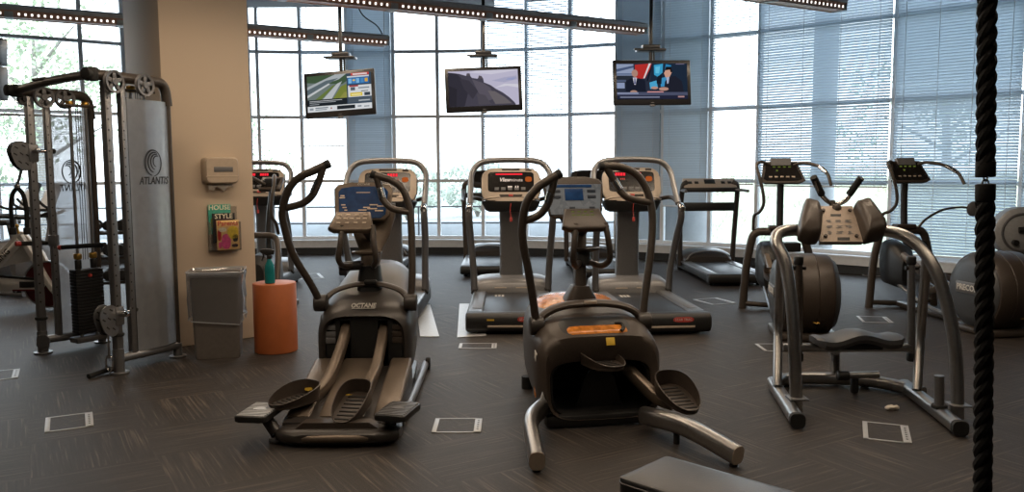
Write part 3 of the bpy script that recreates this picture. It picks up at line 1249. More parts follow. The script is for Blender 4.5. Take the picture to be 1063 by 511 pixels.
def pedal(parent, c, R, mat, w=.19, l=.38, side=1, rim_h=.055, lip=None):
    """tray with raised inner wall; local y points to the toe"""
    out = []
    n = 30
    for k in range(n):
        a = 2 * PI * k / n
        x = math.cos(a)
        y = math.sin(a)
        ww = w / 2 * (1.0 + .18 * y)
        out.append((ww * math.copysign(abs(x) ** .75, x), l / 2 * math.copysign(abs(y) ** .8, y)))
    mb = MB(Matrix.Translation(V(c)) @ R.to_4x4())
    mb.prism(out, .018, None, (0, 0, -.018), .005)
    p = mb.build('pedal', mat, parent)
    mb = MB(Matrix.Translation(V(c)) @ R.to_4x4())
    r1, r2, r3, r4 = [], [], [], []
    for x, y in out:
        t = (y / (l / 2) + 1) / 2
        h = rim_h * (.25 + .95 * t ** 1.2 + (.35 if x * side > 0 else 0) * math.sin(PI * t))
        r1.append((x, y, -.004))
        r2.append((x * 1.10, y * 1.05, h))
        r3.append((x * 1.04, y * 1.01, h + .002))
        r4.append((x * .94, y * .95, 0.0))
    mb.loft([r1, r2, r3, r4], False, False)
    mb.build('pedal_rim', M['casing_brown'], p)
    mb = MB(Matrix.Translation(V(c)) @ R.to_4x4())
    for k in range(7):
        y = -l * .36 + k * l * .11
        mb.box((0, y, .002), (w * .6, .012, .006), .002)
    mb.build('tread', M['rubber'], p)
    return p


def handle_arm(parent, lo, hi, loop, r=.026, name='moving_handle', grip_mat=None):
    mb = MB()
    mb.tube(hi, [r * 1.0] * (len(hi) - 3) + [r * 1.0, r * 1.05, r * 1.05], 12, 7)
    h = mb.build(name, M['dark_tube'], parent)
    mb = MB()
    mb.tube(loop, r * .92, 12, 7)
    mb.build('inner_grip', M['dark_tube'], h)
    mb = MB()
    a, b = V(loop[1]), V(loop[2])
    d = (b - a).normalized()
    mb.tube([a + d * .01, a.lerp(b, .5), b - d * .01], r * 1.02, 10, 4)
    mb.build('pulse_plate', M['chrome'], h)
    mb = MB()
    e = (V(hi[-1]) - V(hi[-2])).normalized()
    mb.cyl(V(hi[-1]) - e * .02, V(hi[-1]) + e * .015, r * 1.12, seg=14, bev=.006)
    mb.build('end_cap', M['rubber'], h)
    mb = MB()
    mb.cyl(V(lo) + V((-.045, 0, 0)), V(lo) + V((.045, 0, 0)), .062, seg=20, bev=.01)
    mb.build('pivot_hub', M['casing'], h)
    return h


# ------------------------------------------------------------------ elliptical with step platforms (left)
e1 = thing('elliptical_trainer', 'charcoal elliptical trainer with two step platforms and a blue lit console', 'elliptical trainer', (-1.02, 4.62, 0), math.radians(0.5))
# base with the rear bumper
mb = MB()
st = []
for y, w, h in ((.0, .50, .05), (.02, .62, .085), (.07, .72, .10), (.16, .74, .10), (.30, .70, .085), (.55, .64, .08), (1.4, .62, .08), (1.85, .56, .06)):
    st.append([(p[0], y, max(.012, .055 + p[1])) for p in sup(w, h, 28, 4)])
mb.loft(st)
b1 = mb.build('base', M['casing'], e1)
mb = MB()
mb.tube([(-.24, .035, .052), (-.1, .012, .055), (.1, .012, .055), (.24, .035, .052)], .026, 12, 6)
mb.build('bumper_bar', M['bronze'], b1)
mb = MB()
mb.loft([[(x, y, z) for x, z in ((-.24, .10), (-.19, .135), (.19, .135), (.24, .10))] for y in (.05, .13)])
mb.build('bumper_top', M['casing_brown'], b1)
# three ramps
for x0, x1, nm in ((-.33, -.19, 'ramp'), (-.135, .135, 'ramp'), (.19, .33, 'ramp')):
    mb = MB()
    za, zb = .13, .29
    mb.loft([[(x0, y, .06), (x1, y, .06), (x1, y, z - .01), (x1 - .012, y, z), (x0 + .012, y, z), (x0, y, z - .01)] for y, z in ((.20, za), (.24, za + .018), (.98, zb), (1.02, zb))])
    mb.build(nm, M['bronze'], e1)
mb = MB()
mb.loft([[(-.335, y, .05), (.335, y, .05), (.335, y, z), (-.335, y, z)] for y, z in ((.14, .11), (.2, .125), (1.0, .24))])
mb.build('ramp_bed', M['casing'], e1)
# drive housing: shell with open rear
st = []
HS = [(1.02, .60, .07, .60, 4.2), (1.06, .645, .06, .645, 3.8), (1.14, .66, .06, .68, 3.6), (1.3, .66, .06, .73, 3.4), (1.5, .64, .06, .80, 3.2), (1.75, .60, .06, .87, 3.0), (1.98, .54, .06, .87, 2.8), (2.14, .44, .08, .74, 2.6), (2.22, .28, .14, .56, 2.4)]


def housing_ring(y, w, z0, z1, e, k=1.0, n=44):
    return [(p[0], y, (z0 + z1) / 2 + p[1]) for p in sup(w * k, (z1 - z0) * k, n, e)]


mb = MB()
y, w, z0, z1, e = HS[0]
mb.loft([housing_ring(1.30, w, z0, z1, e, .86), housing_ring(1.03, w, z0, z1, e, .90), housing_ring(1.01, w, z0, z1, e, .95), housing_ring(*HS[0])] + [housing_ring(*h) for h in HS[1:]], True, True)
hs = mb.build('drive_housing', M['casing'], e1, angle=50)
# rear panel with two slots
mb = MB()
rng = housing_ring(1.05, w, z0, z1, e, .885)
xs = sorted({round(p[0], 4) for p in rng})


def top_at(x):
    hw, hh = w * .885 / 2, (z1 - z0) * .885 / 2
    q = max(0.0, 1 - (abs(x) / hw) ** e) ** (1 / e)
    return (z0 + z1) / 2 + hh * q, (z0 + z1) / 2 - hh * q


edges = [-.262, -.23, -.2, -.165, -.095, -.04, .04, .095, .165, .2, .23, .262]
for a, b in zip(edges[:-1], edges[1:]):
    za, zb = min(top_at(a)[0], top_at(b)[0]), max(top_at(a)[1], top_at(b)[1])
    slot = abs(abs((a + b) / 2) - .13) < .035
    if slot:
        mb.box(((a + b) / 2, 1.06, (za + .55) / 2), (b - a, .03, za - .55))
    else:
        mb.box(((a + b) / 2, 1.06, (za + zb) / 2), (b - a, .03, za - zb))
mb.build('rear_panel', M['black'], hs)
for s in (-1, 1):
    mb = MB()
    for k in range(3):
        mb.box((s * .232, 1.043, .50 - k * .045), (.07, .006, .034 + .004 * k), .002)
    mb.build('vent_label', M['grey_plastic'] if s < 0 else M['casing_brown'], hs)
mb = MB()
Rn = RX(PI / 2 - .55)
mb.box((0, 1.034, .636), (.16, .006, .005), .001)
mb.text('OCTANE', .042, RX(PI / 2 - .25), (0, 1.036, .655), .003, bold=.0012, shear=.2)
mb.build('nameplate', M['label_white'], hs, 'small pale metal nameplate')
# arch strip over the housing that joins the handle pivots
mb = MB()
mb.tube([(-.315, 1.16, .655), (-.24, 1.24, .725), (-.12, 1.27, .765), (0, 1.275, .775), (.12, 1.27, .765), (.24, 1.24, .725), (.315, 1.16, .655)], .03, 10, 6, flat=.55)
mb.build('handle_yoke', M['casing_brown'], e1)
MB().box((.02, 1.245, .792), (.09, .05, .03), .01).build('latch', M['black'], e1)
for s in (-1, 1):
    mb = MB()
    mb.tube([(s * .335, .30, .05), (s * .345, 1.0, .05), (s * .345, 1.85, .05)], .028, 10, 3)
    mb.build('side_tube', M['steel_paint'], e1)
    MB().cyl((s * .345, 1.86, .05), (s * .38, 1.86, .05), .05, seg=18, bev=.008).build('transport_wheel', M['rubber'], e1)
# mast
mb = MB()
mb.loft([[(p[0], y + p[1] * .8, z) for p in sup(w_, d_, 20, 3)] for z, y, w_, d_ in ((.70, 1.36, .20, .26), (.84, 1.36, .16, .22), (.90, 1.35, .15, .18))])
mb.build('mast_boot', M['black'], e1)
mb = MB()
mb.loft([[(p[0] + dx, y + p[1], z) for p in sup(w_, d_, 24, 3)] for z, y, dx, w_, d_ in ((.88, 1.37, 0, .13, .12), (.98, 1.42, 0, .15, .10), (1.10, 1.47, 0, .26, .09), (1.24, 1.51, 0, .34, .09), (1.34, 1.53, 0, .34, .08))])
mb.build('mast', M['bronze'], e1)
# console
Rc = RX(PI / 2 - .38)
oc = V((-.05, 1.42, 1.335))
mb = MB()
con_poly = [(-.215, .115), (-.19, .15), (-.09, .165), (.09, .165), (.19, .15), (.215, .115), (.20, -.09), (.16, -.125), (-.16, -.125), (-.20, -.09)]
mb.prism(con_poly, -.08, Rc, oc, .02, 3, .88)
mb.prism(con_poly, .02, Rc, oc, .012, 3)
cn = mb.build('console', M['bronze'], e1)
mb = MB()
mb.prism([(p[0] * .84, p[1] * .84 - .006) for p in con_poly], .006, Rc, oc + Rc @ V((0, 0, .019)), .002, 1)
fc = mb.build('screen', M['blue_screen'], cn)
mb = MB()
z_ = .027
mb.box(oc + Rc @ V((0, .085, z_)), (.10, .005, .001), 0, Rc)
for x, y, w_ in ((-.15, .06, .03), (-.15, .045, .04), (.15, .06, .03), (.15, .04, .03), (-.14, -.01, .03), (-.13, -.03, .03), (-.12, -.05, .02), (.03, -.03, .05), (.08, -.01, .06), (.07, -.04, .07), (.13, -.02, .05), (.0, -.05, .06), (.12, -.055, .06)):
    mb.box(oc + Rc @ V((x, y, z_)), (w_, .008, .001), 0, Rc)
mb.build('panel_print', M['bezel'], fc)
mb = MB()
mb.text('OCTANE', .022, Rc, oc + Rc @ V((0, .150, .021)), .0006)
mb.build('lettering', M['label_white'], cn)
# keypad pod in front
Rk = RX(.75)
ok = V((-.09, 1.20, 1.205))
mb = MB()
pod = [(-.16, -.07), (-.12, .085), (.12, .085), (.16, -.07), (.12, -.095), (-.12, -.095)]
mb.prism(pod, .05, Rk, ok, .016, 3)
kp = mb.build('keypad_pod', M['bronze'], e1)
mb = MB()
for r_, n_ in ((.045, 4), (.01, 5), (-.03, 4)):
    for q in range(n_):
        mb.box(ok + Rk @ V((-.09 + q * .18 / (n_ - 1), r_, .051)), (.028, .012, .003), .001, Rk)
mb.build('keypad', M['dispenser'], kp)
mb = MB()
mb.tube([(-.02, 1.20, 1.20), (0, 1.36, 1.13), (0, 1.46, 1.10)], .04, 10, 4)
mb.build('pod_neck', M['black'], e1)
# small fixed grips that loop down from the pod
for s in (-1, 1):
    mb = MB()
    mb.tube([(-.045 + s * .105, 1.14, 1.20), (-.045 + s * .115, 1.10, 1.08), (-.045 + s * .13, 1.10, .97), (-.045 + s * .10, 1.18, .915), (-.0 + s * .05, 1.30, .92)], .021, 10, 6)
    mb.build('fixed_grip', M['dark_tube'], e1)
mb = MB()
mb.loft([[(p[0] + 0, 1.24 + p[1], z) for p in sup(w_, w_ * .75, 24, 2.6)] for z, w_ in ((.985, .13), (1.0, .20), (1.012, .21), (1.014, .17), (1.0, .14))], True, True)
mb.build('bottle_holder', M['bronze'], e1)
MB().cyl((-.20, 1.22, .905), (-.05, 1.26, .91), .035, seg=14, bev=.008).build('adjust_knob', M['black'], e1)
# moving handles
handle_arm(e1, (-.315, 1.14, .66),
           [(-.315, 1.13, .66), (-.36, 1.06, .80), (-.455, .97, 1.02), (-.495, .93, 1.20), (-.50, .90, 1.32), (-.44, .86, 1.47), (-.36, .84, 1.545), (-.27, .83, 1.585), (-.18, .83, 1.63)][:-1] + [(-.175, .83, 1.628)],
           [(-.205, .83, 1.61), (-.235, .84, 1.53), (-.285, .86, 1.43), (-.36, .88, 1.37), (-.49, .91, 1.335)])
handle_arm(e1, (.315, 1.14, .66),
           [(.315, 1.15, .66), (.325, 1.18, .84), (.322, 1.22, 1.04), (.315, 1.25, 1.20), (.30, 1.27, 1.33), (.255, 1.28, 1.45), (.18, 1.28, 1.51), (.11, 1.28, 1.535), (.045, 1.28, 1.555)],
           [(.07, 1.28, 1.54), (.09, 1.28, 1.47), (.115, 1.27, 1.38), (.18, 1.26, 1.315), (.30, 1.26, 1.285)])
# pedal arms and pedals
for s, pts, pc, rot in ((-1, [(-.13, 1.30, .62), (-.13, 1.12, .50), (-.135, .85, .36), (-.16, .58, .24), (-.22, .40, .18)], (-.30, .28, .205), RZ(math.radians(-38)) @ RX(.04)),
                        (1, [(.13, 1.30, .60), (.13, 1.10, .47), (.125, .80, .30), (.105, .58, .225), (.09, .42, .185)], (.055, .23, .175), RZ(math.radians(-10)) @ RX(.30))):
    mb = MB()
    mb.tube(pts, .034, 12, 5, flat=1.25, sq=4)
    mb.build('pedal_arm', M['bronze'], e1)
    p = pedal(e1, pc, rot, M['casing_brown'], .19, .36 if s > 0 else .32, s, .07)
    mb = MB()
    mb.prism(sup(.05, .02, 12, 3), .012, RX(PI / 2 - .3), V(pc) + V((.06 if s < 0 else -.04, .14, .03)))
    mb.build('pedal_sticker', M['yellow'], p)
# step platforms at the rear corners
for s, c, ang_ in ((-1, (-.465, .14, .19), math.radians(-8)), (1, (.345, .14, .19), math.radians(-14))):
    mb = MB()
    sq_ = fillet([(-.095, -.15, 0), (.095, -.15, 0), (.095, .15, 0), (-.095, .15, 0)], .03, 4, True)
    Rp = RZ(ang_)
    mb.prism([(p.x, p.y) for p in sq_], .035, Rp, V(c) - V((0, 0, .035)), .008)
    pf = mb.build('step_platform', M['black'], e1)
    mb = MB()
    for k in range(10):
        mb.box(V(c) + Rp @ V((0, -.125 + k * .0275, .002)), (.165, .014, .006), .002, Rp)
    mb.prism(sup(.08, .05, 16, 2), .007, Rp, V(c))
    mb.build('tread', M['pale'] if s < 0 else M['grey_plastic'], pf)
    mb = MB()
    mb.tube([V(c) + V((.01 * -s, .02, -.03)), (c[0] - s * .045, .16, .11), (c[0] - s * .10, .13, .05)], [.032, .036, .04], 12, 5)
    mb.build('platform_leg', M['casing'], pf)
    MB().cyl((c[0] - s * .10, .13, 0), (c[0] - s * .10, .13, .03), .05, seg=18, bev=.006).build('platform_foot', M['grey_plastic'], pf)

# ------------------------------------------------------------------ elliptical with curved rear legs (right)
e2 = thing('elliptical_trainer', 'charcoal elliptical trainer with amber windows and two splayed silver rear legs', 'elliptical trainer', (.565, 5.02, 0), math.radians(10))
HS2 = [(-.03, .72, .05, .515, 4.4), (.03, .775, .045, .55, 4.2), (.10, .80, .04, .58, 4.0), (.25, .80, .04, .63, 3.8), (.45, .78, .04, .67, 3.6), (.75, .72, .04, .715, 3.4), (1.05, .62, .05, .69, 3.0), (1.3, .46, .06, .55, 2.6), (1.38, .30, .09, .40, 2.4)]
mb = MB()
h0 = HS2[0]


def open_ring(y, k, dz):
    q = housing_ring(y, h0[1], h0[2], h0[3], h0[4], k)
    zt = q[len(q) // 4][2]
    return [(p[0], y + max(0, p[2] - .1) * .22, .06 + (p[2] - .06) * .79 + dz) for p in q]




def slant(h):
    return [(p[0], p[1] + max(0, p[2] - .1) * .24, p[2]) for p in housing_ring(*h)]


HS2[1] = (.075, .775, .045, .55, 4.2)
HS2[2] = (.16, .80, .04, .592, 4.0)
mb.loft([open_ring(.55, .82, .0), open_ring(.10, .88, -.012), open_ring(-.005, .92, -.012), open_ring(-.012, .95, -.006), slant(h0)] + [housing_ring(*h) for h in HS2[1:]])
hs2 = mb.build('drive_housing', M['casing_brown'], e2, angle=50)
# dark interior lining
mb = MB()
mb.loft([open_ring(.54, .80, 0), open_ring(.11, .87, -.012), open_ring(.02, .905, -.012), open_ring(.012, .87, -.012), open_ring(.10, .84, -.012), open_ring(.50, .78, 0)], False, False)
mb.build('housing_lining', M['black'], hs2)
MB().box((0, .02, .045), (.74, .09, .075), .02).build('rear_sill', M['black'], hs2)
MB().prism([(-.16, -.14), (.16, -.14), (.10, .06), (.04, .16), (-.04, .16), (-.10, .06)], .05, FACE_CAM, (.02, .22, .2), .01).build('inner_bracket', M['black'], hs2)


def top_z2(x, y):
    for a, b in zip(HS2[:-1], HS2[1:]):
        if a[0] <= y <= b[0]:
            t = (y - a[0]) / (b[0] - a[0])
            w_ = a[1] + (b[1] - a[1]) * t
            z0_ = a[2] + (b[2] - a[2]) * t
            z1_ = a[3] + (b[3] - a[3]) * t
            e_ = a[4] + (b[4] - a[4]) * t
            q = max(0, 1 - (abs(x) / (w_ / 2)) ** e_) ** (1 / e_)
            return (z0_ + z1_) / 2 + (z1_ - z0_) / 2 * q
    return .6


def skin_patch(x0, x1, y0, y1, lift, nx=20, ny=6, round_=.5):
    """patch that follows the top of the housing"""
    mb = MB()
    rows_ = []
    for j in range(ny + 1):
        y = y0 + (y1 - y0) * j / ny
        v = 2 * j / ny - 1
        k = 1 - .22 * abs(v) ** 3
        cx_ = (x0 + x1) / 2
        rows_.append([(cx_ + (x0 + (x1 - x0) * i / nx - cx_) * k, y, top_z2(cx_ + (x0 + (x1 - x0) * i / nx - cx_) * k, y) + lift * (1 if 0 < i < nx and 0 < j < ny else -.5)) for i in range(nx + 1)])
    mb.loft(rows_, False, False, closed=False)
    return mb


skin_patch(-.245, .225, .09, .30, .004).build('window_recess', M['black'], hs2)
w1 = skin_patch(-.215, .20, .095, .175, .009).build('amber_window', M['orange_clear'], hs2, 'amber window in the housing top')
skin_patch(-.29, .27, .44, .95, .006).build('amber_tray', M['orange_clear'], hs2, 'amber tray behind the handle yoke')
mb = MB()
mb.tube([(.14, .10, top_z2(.14, .10) + .012), (.165, .13, top_z2(.165, .13) + .016), (.16, .17, top_z2(.16, .17) + .014), (.12, .18, top_z2(.12, .18) + .01)], .012, 8, 5)
mb.build('cable_loop', M['black'], hs2)
mb = MB()
Rst = RX(PI / 2 - .62)
mb.box((.05, .033, top_z2(.05, .03) - .012), (.055, .05, .004), .001, RX(math.radians(62)))
stk = mb.build('warning_sticker', M['yellow'], hs2)
# yoke across the top
mb = MB()
yk = [(-.36, .33, .585), (-.30, .34, .655), (-.18, .35, .70), (0, .355, .712), (.18, .35, .70), (.30, .34, .655), (.36, .33, .585)]
mb.tube(yk, .042, 10, 6, flat=.6)
mb.build('handle_yoke', M['casing_brown'], e2)
mb = MB()
mb.box((0, .318, .722), (.085, .02, .022), .004)
mb.build('clip', M['bezel'], e2)
# side decals on the left flank
mb = MB()
mb.box((-.396, .17, .42), (.006, .05, .055), .001, RX(.4))
mb.build('side_decal', M['label_white'], hs2)
mb = MB()
mb.prism([(-.01, -.11), (.03, -.10), (.035, .06), (-.02, .12)], .006, RY(PI / 2) @ RZ(PI / 2), (-.397, .19, .26))
mb.build('side_flash', M['orange_clear'], hs2)
E2M = Matrix.Rotation(-math.radians(10), 3, 'Z')


def E2L(px, py, z):
    return E2M @ (gnd(px, py, z) - V((.565, 5.02, 0)))


# splayed rear legs
for s, pts in ((-1, [(-.34, .10, .13), E2L(549, 436, .135), E2L(557.5, 479, .066)]),
               (1, [E2L(668, 431, .10), E2L(712, 442, .125), E2L(766, 473, .068)])):
    mb = MB()
    pts = fillet(pts, [0, .16, 0], 8)
    mb.tube(pts, .043, 14, 1, flat=1.25, sq=3, up=(0, 0, 1))
    lg = mb.build('rear_leg', M['steel'], e2)
    e_ = V(pts[-1])
    d_ = (e_ - V(pts[-2])).normalized()
    mb = MB()
    mb.tube([e_ - d_ * .003, e_ + d_ * .004], .042, 14, 1, flat=1.25, sq=3, up=(0, 0, 1))
    mb.build('leg_cap', M['bezel'], lg)
    f_ = e_ - d_ * .03
    MB().cyl((f_.x, f_.y, 0), (f_.x, f_.y, .05), .022, seg=14).build('levelling_foot', M['rubber'], lg)
    q_ = V(pts[0]).lerp(V(pts[len(pts) // 2]), .8)
    MB().cyl((q_.x, q_.y, 0), (q_.x, q_.y, .12), .018, seg=12).build('levelling_foot', M['rubber'], lg)
MB().prism([(0, 0), (.05, 0), (.025, .08)], .03, FACE_CAM, (-.41, .03, .15), .004).build('leg_bracket', M['pale'], e2)
for s in (-1, 1):
    MB().cyl((s * .3, .95, 0), (s * .3, .95, .09), .04, seg=14).build('front_foot', M['rubber'], e2)
# mast, console
mb = MB()
mb.loft([[(p[0], y + p[1], z) for p in sup(w_, d_, 22, 3)] for z, y, w_, d_ in ((.60, .62, .28, .28), (.72, .60, .21, .21), (.80, .59, .12, .14))])
mb.build('mast_boot', M['casing_brown'], e2)
mb = MB()
mb.loft([[(p[0] + dx, y + p[1], z) for p in sup(w_, d_, 20, 3)] for z, y, dx, w_, d_ in ((.72, .58, 0, .085, .10), (1.0, .64, .01, .08, .09), (1.14, .70, .02, .10, .09), (1.22, .76, .02, .22, .08), (1.34, .82, .02, .34, .07))])
mb.build('mast', M['casing_brown'], e2)
Rc = RX(PI / 2 - .36)
oc = V((-.015, .72, 1.385))
mb = MB()
con2 = [(-.215, .10), (-.19, .135), (-.09, .155), (.09, .155), (.19, .135), (.215, .10), (.185, -.12), (.15, -.145), (-.15, -.145), (-.185, -.12)]
mb.prism(con2, -.08, Rc, oc, .02, 3, .86)
mb.prism(con2, .02, Rc, oc, .012, 3)
cn = mb.build('console', M['casing_brown'], e2)
mb = MB()
fc_ = [(-.20, .10), (.20, .10), (.172, -.12), (-.172, -.12)]
mb.prism(fc_, .006, Rc, oc + Rc @ V((0, -.004, .019)), .002, 1)
fc = mb.build('console_face', M['grey_screen'], cn)
mb = MB()
mb.box(oc + Rc @ V((0, .02, .026)), (.13, .085, .003), .001, Rc)
mb.box(oc + Rc @ V((0, .082, .026)), (.26, .02, .002), .0008, Rc)
mb.build('screen', M['blue_screen'], fc)
mb = MB()
for s in (-1, 1):
    for k in range(2):
        mb.box(oc + Rc @ V((s * .125, .045 - k * .042, .026)), (.06, .022, .003), .001, Rc)
    mb.box(oc + Rc @ V((s * .07 + .05, -.075, .026)), (.04, .014, .003), .001, Rc)
mb.build('button', M['navy'], fc)
Rk = RX(.8)
ok = V((-.005, .50, 1.235))
mb = MB()
mb.prism([(p[0] * 1.0, p[1]) for p in pod], .05, Rk, ok, .016, 3)
kp = mb.build('keypad_pod', M['casing_brown'], e2)
mb = MB()
for r_, n_ in ((.05, 4), (.02, 5)):
    for q in range(n_):
        mb.box(ok + Rk @ V((-.07 + q * .13 / (n_ - 1), r_, .051)), (.022, .009, .002), .0008, Rk)
mb.build('lit_keypad', M['green_led'], kp)
MB().tube([(.03, .52, 1.24), (.03, .66, 1.17), (.02, .74, 1.16)], .04, 10, 4).build('pod_neck', M['black'], e2)
for s in (-1, 1):
    mb = MB()
    mb.tube([(.03 + s * .10, .44, 1.23), (.03 + s * .115, .41, 1.12), (.03 + s * .125, .41, 1.0), (.03 + s * .09, .47, .945), (.03 + s * .03, .60, .955)], .021, 10, 6)
    mb.build('fixed_grip', M['dark_tube'], e2)
mb = MB()
mb.loft([[(.03 + p[0], .58 + p[1], z) for p in sup(w_, w_ * .75, 24, 2.6)] for z, w_ in ((1.03, .13), (1.045, .20), (1.057, .21), (1.06, .17), (1.045, .14))])
mb.build('bottle_holder', M['casing'], e2)
MB().tube([(.03, .60, .93), (.03, .62, 1.04)], .05, 12, 1).build('mast_collar', M['black'], e2)
# moving handles
handle_arm(e2, (-.36, .32, .585),
           [(-.36, .31, .585), (-.39, .28, .76), (-.43, .24, .97), (-.465, .21, 1.12), (-.475, .19, 1.24), (-.455, .16, 1.38), (-.395, .14, 1.47), (-.325, .13, 1.52), (-.255, .13, 1.56)],
           [(-.285, .13, 1.535), (-.30, .14, 1.455), (-.325, .15, 1.37), (-.375, .17, 1.305), (-.47, .19, 1.265)])
handle_arm(e2, (.36, .32, .585),
           [(.36, .33, .585), (.385, .36, .76), (.43, .40, 1.0), (.455, .43, 1.18), (.455, .45, 1.33), (.42, .47, 1.46), (.35, .48, 1.555), (.24, .49, 1.60), (.115, .49, 1.605)],
           [(.15, .49, 1.60), (.20, .49, 1.52), (.245, .48, 1.44), (.31, .46, 1.39), (.45, .45, 1.36)])
# pedals
mb = MB()
mb.tube([(.12, .42, .42), (.19, .22, .33), (.26, .04, .24), (.32, -.06, .18), (.40, -.14, .155)], .032, 12, 5, flat=1.25, sq=4)
mb.build('pedal_arm', M['bronze'], e2)
pedal(e2, (.415, -.17, .205), RZ(math.radians(8)) @ RX(.25), M['casing_brown'], .20, .36, 1, .075)
mb = MB()
mb.tube([(-.10, .46, .42), (-.02, .26, .38), (.0, .10, .355)], .03, 12, 4, flat=1.25, sq=4)
mb.build('pedal_arm', M['bronze'], e2)
pedal(e2, (-.0, .02, .392), RZ(math.radians(10)) @ RX(-.03), M['casing_brown'], .22, .36, -1, .05)
# ------------------------------------------------------------------ ellipticals with a round rear drum (right)


M['cap_grey'] = pm('slate_end_cap', (.06, .065, .072), .4, 0, .1, 60, .03)
M['seat_grey'] = pm('dark_grey_seat', (.055, .055, .057), .45, 0, .12, 60, .03)
M['plate_tan'] = pm('tan_instruction_plate', (.34, .275, .22), .42, .25, .06, 60)


def make_drum_elliptical(label, loc, rz, side_handle=False):
    o = thing('elliptical_trainer', label, 'elliptical trainer', loc, rz, 'dark ellipticals with a round rear drum')
    DZ, DR = .405, .372
    mb = MB()
    prof = []
    for x, r in ((-.225, DR - .05), (-.215, DR - .014), (-.19, DR), (-.078, DR + .008), (-.072, DR + .002), (-.066, DR + .008), (.066, DR + .008), (.072, DR + .002), (.078, DR + .008), (.19, DR), (.215, DR - .014), (.225, DR - .05)):
        prof.append((r, x))
    mb.lathe(prof, (0, 0, DZ), RY(PI / 2), 48)
    dr = mb.build('drum_cover', M['casing_brown'], o)
    for s in (-1, 1):
        mb = MB()
        mb.lathe([(DR - .03, .222), (DR - .06, .262), (DR - .13, .285), (.02, .292)], (0, 0, DZ), RY(s * PI / 2), 40)
        ec = mb.build('drum_end_cap', M['cap_grey'], dr)
        if s < 0:
            mb = MB()
            mb.box((-.285, 0, DZ + .03), (.03, .34, .11), .01)
            pl = mb.build('nameplate', M['grey_plastic'], ec)
            MB().text('PRECOR', .078, RZ(-PI / 2) @ RX(PI / 2), (-.3005, .0, DZ + .03), .0015, bold=.002).build('lettering', M['label_white'], pl)
    mb = MB()
    mb.prism([(-.03, 0), (.03, 0), (.022, .06), (-.022, .06)], .006, RX(PI / 2 - .62), (0.06, -DR * .84, .175))
    mb.build('warning_label', M['brass'], dr)
    mb = MB()
    mb.box((0, 0, .035), (.56, .60, .06), .02)
    mb.box((0, .85, .04), (.16, 1.3, .06), .015)
    mb.build('base_frame', M['dark_tube'], o)
    for s in (-1, 1):
        MB().cyl((s * .22, -.22, 0), (s * .22, -.22, .05), .03, seg=14).build('rear_foot', M['rubber'], o)
    # front arch of bent tube
    mb = MB()
    arch = fillet([(-.38, 1.50, .0), (-.345, 1.50, .55), (-.28, 1.48, .875), (.24, 1.48, .875), (.35, 1.50, .55), (.42, 1.50, .0)], [0, .3, .09, .09, .3, 0], 6)
    mb.tube(arch, .038, 12, 1, flat=1.2)
    fr = mb.build('front_arch', M['dark_tube'], o)
    mb = MB()
    mb.tube([(-.375, 1.50, .06), (0, 1.47, .045), (.41, 1.50, .06)], .03, 10, 5)
    mb.build('floor_tube', M['dark_tube'], fr)
    MB().box((0, 1.48, .92), (.24, .12, .05), .015).build('mast_base', M['casing_brown'], o)
    mb = MB()
    mb.tube([(0, 1.48, .92), (.0, 1.50, 1.2), (.0, 1.50, 1.46)], .038, 12, 4)
    mb.build('mast', M['black'], o)
    # crank shroud under the arch, pedal arms and pedals
    mb = MB()
    mb.loft([[(p[0] - .12, y, z + p[1]) for p in sup(w, h, 24, 3.5)] for y, w, h, z in ((1.62, .16, .36, .56), (1.52, .26, .50, .52), (1.30, .26, .46, .48), (1.18, .16, .30, .44))])
    mb.build('lift_housing', M['black'], o)
    mb = MB()
    mb.prism([(-.10, -.06), (.10, -.06), (.13, .10), (-.05, .13)], .10, RZ(.3), (.10, 1.40, .66), .01)
    mb.build('ramp_cover', M['black'], o)
    for s in (-1, 1):
        mb = MB()
        mb.tube([(s * .15, .22, .50 if s > 0 else .38), (s * .16, .70, .36 if s > 0 else .42), (s * .17, 1.22, .22 if s > 0 else .62)], .03, 10, 4, flat=1.3, sq=4)
        mb.build('pedal_arm', M['bronze'], o)
        pedal(o, (s * .17, .72, .46 if s < 0 else .41), RX(.10 * -s), M['black'], .17, .36, s, .05)
        mb = MB()
        mb.tube([(s * .18, .35, .09), (s * .18, .8, .14), (s * .18, 1.35, .32)], .022, 8, 4)
        mb.build('ramp_rail', M['steel'], o)
    # console
    Rc = RX(1.12)
    oc = V((0, 1.46, 1.545))
    mb = MB()
    cp = [(-.19, .115), (.165, .115), (.25, -.12), (.19, -.15), (-.19, -.15), (-.225, -.12)]
    mb.prism(cp, -.06, Rc, oc, .015, 3, .85)
    mb.prism(cp, .016, Rc, oc, .008, 2)
    cn = mb.build('console', M['casing_brown'], o)
    mb = MB()
    mb.prism([(p[0] * .86, p[1] * .82) for p in cp], .004, Rc, oc + Rc @ V((0, 0, .015)), .001, 1)
    sc = mb.build('screen', M['dark_screen'], cn)
    mb = MB()
    for q in range(4):
        mb.box(oc + Rc @ V((-.08 + .055 * q, .045, .02)), (.03, .014, .002), 0, Rc)
    mb.box(oc + Rc @ V((-.05, .0, .02)), (.02, .02, .002), 0, Rc)
    mb.build('lit_indicator', M['green_led'], sc)
    mb = MB()
    for q in range(5):
        mb.box(oc + Rc @ V((-.12 + .06 * q, -.075, .02)), (.035, .016, .002), .0008, Rc)
    mb.build('keypad', M['bezel'], sc)
    mb = MB()
    mb.loft([[oc + Rc @ V((x, y, z)) for x, z in ((-.12, .0), (-.11, .03), (.10, .03), (.11, .0))] for y in (.06, .145)])
    mb.build('bookrest', M['grey_plastic'], cn)
